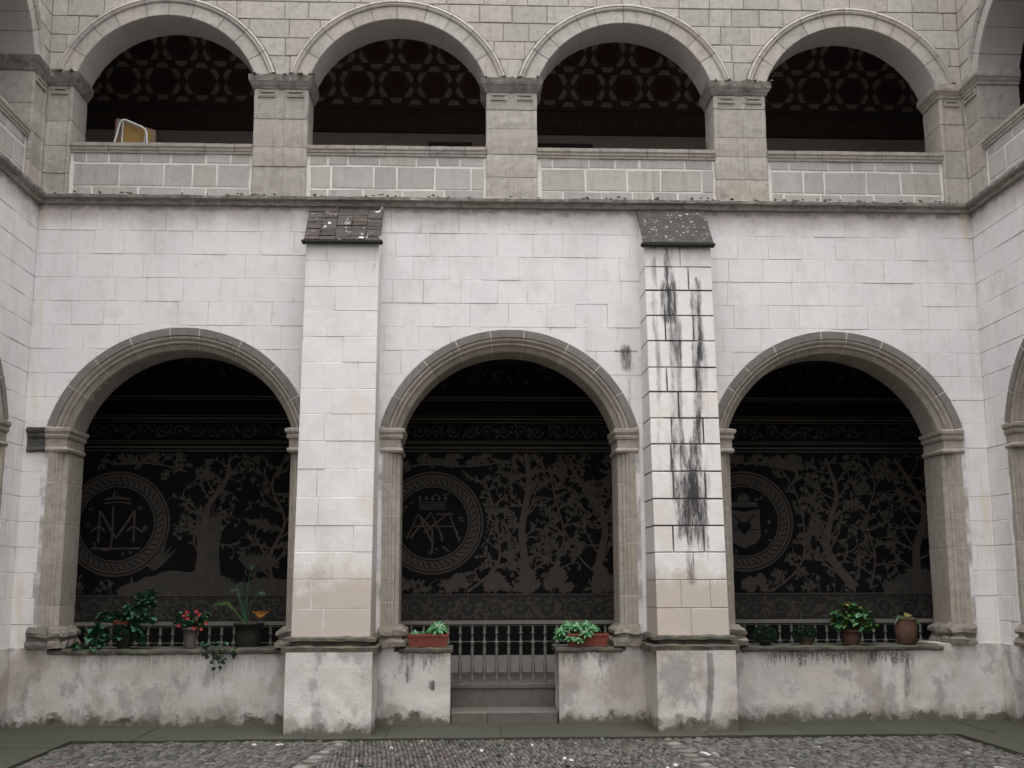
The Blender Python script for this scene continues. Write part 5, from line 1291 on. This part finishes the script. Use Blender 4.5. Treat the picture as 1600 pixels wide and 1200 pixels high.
for k in range(26): put_leaf(lm[r.random() < 0.6], t, (r.uniform(-0.16, 0.12), r.uniform(-0.03, 0.12), r.uniform(0.02, 0.07)), r.uniform(0, 6.28), r.uniform(-0.5, 0.5), 0, r.uniform(0.8, 1.2))
mb.build('stem', M['stem'], t)
# 5, 6 rectangular planters with succulents
def succulent(t, cx, cy, cz, R, nl, seed, mats, up=1.0):
    r = random.Random(seed); me = leaf_mesh('leaf', mats[0], R, R * 0.34, 0.25, False, mats[1])
    for k in range(nl):
        g = k * 2.39996; el = (0.15 + 1.15 * (k / nl)) * up; put_leaf(me, t, (cx, cy, cz + 0.015 * (k / nl)), g, el - 0.1, r.uniform(-0.15, 0.15), 1.05 - 0.45 * k / nl)
def planter(label, x, y, w, seed):
    t = potted(label, x, y); mb = MB(); h = 0.145; d = 0.10
    a, b = w / 2, w / 2 - 0.02
    vs = [(-b, -d + .01, 0), (b, -d + .01, 0), (b, d - .01, 0), (-b, d - .01, 0), (-a, -d, h), (a, -d, h), (a, d, h), (-a, d, h), (-a + .012, -d + .012, h), (a - .012, -d + .012, h), (a - .012, d - .012, h), (-a + .012, d - .012, h)]
    mb.add(vs, [(3, 2, 1, 0)] + [(i, (i + 1) % 4, 4 + (i + 1) % 4, 4 + i) for i in range(4)] + [(4 + i, 4 + (i + 1) % 4, 8 + (i + 1) % 4, 8 + i) for i in range(4)])
    mb.box(-a - 0.006, a + 0.006, -d - 0.006, -d + 0.004, h - 0.028, h + 0.001); mb.build('planter_box', M['terra'], t)
    mb = MB(); mb.box(-a + .01, a - .01, -d + .01, d - .01, h - 0.03, h - 0.012); mb.build('soil', M['soil'], t); return t
t = planter('long terracotta planter with a spiky rosette, on the sill left of the steps', -0.40, 0.10, 0.46, 1)
succulent(t, 0.11, -0.02, 0.21, 0.15, 34, 1, (M['leaf_succ'], M['leaf_tip'])); succulent(t, 0.06, 0.0, 0.17, 0.11, 20, 4, (M['leaf_succ'], M['leaf_tip'])); succulent(t, -0.15, -0.02, 0.15, 0.08, 16, 2, (M['leaf_succ'], M['leaf_tip'])); succulent(t, -0.07, 0.0, 0.14, 0.06, 14, 3, (M['leaf_dark'], M['leaf_succ']))
mb = MB(); mb.tube([(0.11, -0.02, 0.11), (0.11, -0.02, 0.22)], 0.014, 6); mb.build('stem', M['stem'], t)
t = planter('terracotta planter under a mound of leafy rosettes, on the sill right of the steps', 1.42, 0.10, 0.46, 2)
for k, (sx, sy, sz, R_) in enumerate(((-0.30, -0.06, 0.17, 0.115), (-0.20, -0.10, 0.10, 0.11), (-0.12, -0.04, 0.22, 0.12), (-0.02, -0.10, 0.15, 0.12), (0.06, -0.06, 0.20, 0.11), (-0.22, 0.0, 0.23, 0.11), (0.0, 0.02, 0.24, 0.10), (-0.33, -0.04, 0.10, 0.09), (-0.10, -0.12, 0.08, 0.10))):
    succulent(t, sx, sy, sz, R_, 22, 10 + k, (M['leaf_succ'], M['leaf_tip'] if k % 2 else M['leaf_succ']), 0.85)
mb = MB(); 
for sx, sz in ((-0.3, 0.15), (-0.12, 0.2), (0.06, 0.19), (-0.22, 0.22)): mb.tube([(-0.1, -0.02, 0.12), (sx, -0.05, sz)], 0.010, 5)
mb.build('stem', M['stem'], t)
# 7, 8 clipped balls
def ball_bush(label, x, w, h, pot, seed):
    t = potted(label, x, 0.13); r = random.Random(seed)
    if pot: round_pot(t, 0.085, 0.09, pot, 0.02 if pot is M['terra_old'] else 0, 0, 0.8)
    else: round_pot(t, 0.08, 0.06, M['potdark'])
    mb = MB()
    for k in range(2400):
        a = r.uniform(0, 6.28); c = r.uniform(-0.75, 1); s_ = math.sqrt(1 - c * c); q = r.uniform(0.8, 1.0) * (1 + 0.12 * nz(a * 2, c * 3, seed))
        p = Vector((w / 2 * s_ * math.cos(a) * q, 0.115 * s_ * math.sin(a) * q, h * 0.56 + h * 0.5 * c * q)); d = Vector((r.uniform(-1, 1), r.uniform(-1, 1), r.uniform(-1, 1))).normalized() * 0.012; e = d.cross(Vector((0.3, 0.5, 0.8))).normalized() * 0.007
        mb.add([p - d, p + e, p + d, p - e], [(0, 1, 2, 3)])
    mb.build('foliage', M['leaf_dark'], t)
    mb = MB(); mb.lathe([(0.04, 0.06), (0.075, h * 0.4), (0.07, h * 0.75), (0.03, h * 0.9)], 0, 0, 0, 12); mb.build('twigs', M['soil'], t, True)
ball_bush('dark clipped round bush, leftmost on the right arch sill', 3.48, 0.29, 0.21, None, 1)
ball_bush('dark clipped round bush in a low terracotta pot, second on the right arch sill', 3.94, 0.29, 0.22, M['terra_old'], 2)
# 9 leafy plant
t = potted('bushy light-green leafy plant in a terracotta pot, middle of the right arch sill', 4.49, 0.14)
r = random.Random(31); round_pot(t, 0.11, 0.17, M['terra_old'], 0, 0, 0.78)
lm = [leaf_mesh('leaf', M['leaf_lime'], 0.10, 0.085, 0.3, True), leaf_mesh('leaf', M['leaf'], 0.10, 0.085, 0.3, True), leaf_mesh('leaf', M['leaf_brown'], 0.08, 0.07, 0.3, True)]
stm = MB()
for k in range(38):
    a = r.uniform(0, 6.28); q = math.sqrt(r.random()); e = Vector((0.27 * q * math.cos(a), 0.13 * q * math.sin(a) - 0.02, 0.44 - 0.22 * q * q + r.uniform(-0.05, 0.03)))
    stm.tube([(0, 0, 0.16), tuple(Vector((e.x * 0.4, e.y * 0.4, 0.16 + (e.z - 0.16) * 0.7))), tuple(e)], 0.004, 4)
    for w_ in range(7): put_leaf(lm[0 if r.random() < 0.5 else (1 if r.random() < 0.75 else 2)], t, tuple(e + Vector((r.uniform(-.04, .04), r.uniform(-.04, .04), r.uniform(-.04, .03)))), w_ * 0.9 + r.random(), r.uniform(-0.7, 0.5), 0, r.uniform(0.6, 1.05))
stm.build('stem', M['stem'], t)
# 10 barrel jar
t = potted('tall barrel-shaped terracotta jar with few leaves, right end of the right sill', 5.15, 0.16); t.scale = (0.9, 0.9, 0.96)
mb = MB(); mb.lathe([(0.105, 0), (0.115, 0.01), (0.136, 0.12), (0.140, 0.20), (0.130, 0.27), (0.132, 0.285), (0.140, 0.295), (0.140, 0.305), (0.118, 0.307), (0.112, 0.28)], 0, 0, 0, 22); mb.build('jar', M['terra_old'], t, True)
r = random.Random(33); lm = [leaf_mesh('leaf', M['leaf_dark'], 0.12, 0.022, 0.5), leaf_mesh('leaf', M['leaf_lime'], 0.09, 0.03, 0.4), leaf_mesh('leaf', M['leaf_brown'], 0.07, 0.035, 0.3)]
for k in range(44): put_leaf(lm[k % 3 if k % 4 else 0], t, (r.uniform(-0.07, 0.09), r.uniform(-0.06, 0.04), r.uniform(0.285, 0.33)), r.uniform(0, 6.28), r.uniform(0.2, 1.2), 0, r.uniform(0.7, 1.4))
mb = MB(); mb.lathe([(0.110, 0.278), (0.095, 0.288)], 0, 0, 0, 14); mb.build('soil', M['soil'], t)

# ------------------------------------------------------------------ folding table leaning in the upper gallery
t = thing('folding_table', 'brown folding table standing on end with white tubular legs behind the top left parapet', 'table', (-4.25, 0.85, 6.02))
mb = MB()
vs = []
for y_ in (0.0, 0.025): vs += [(-0.27 - y_, y_, 0.0), (0.30 - y_, y_ + 0.05, 0.0), (0.27 - y_, y_ + 0.05, 1.28), (-0.215 - y_, y_, 1.42)]
mb.add(vs, [(0, 1, 2, 3), (7, 6, 5, 4), (0, 4, 5, 1), (1, 5, 6, 2), (2, 6, 7, 3), (3, 7, 4, 0)]); mb.build('tabletop', M['board'], t)
mb = MB(); mb.add([(-0.13, -0.004, 0.05), (0.25, 0.03, 0.05), (0.215, 0.03, 1.25), (-0.13, -0.004, 1.34)], [(0, 1, 2, 3)]); mb.build('ochre_panel', M['board_face'], t)
for k, P in enumerate(([(-0.33, -0.06, 0.6), (-0.20, -0.06, 1.12), (-0.155, -0.06, 1.335), (-0.13, -0.06, 1.37), (-0.09, -0.06, 1.375), (0.12, -0.06, 1.285), (0.165, -0.06, 1.25), (0.185, -0.06, 1.20), (0.24, -0.06, 0.7)],
                       [(-0.125, -0.035, 0.6), (-0.125, -0.035, 1.36)], [(0.12, -0.035, 0.6), (0.165, -0.035, 1.20)])):
    mb = MB(); mb.tube(P, 0.013, 8); mb.build('leg' if k else 'leg_frame', M['white_tube'], t, True)
print('objects', len(bpy.data.objects))
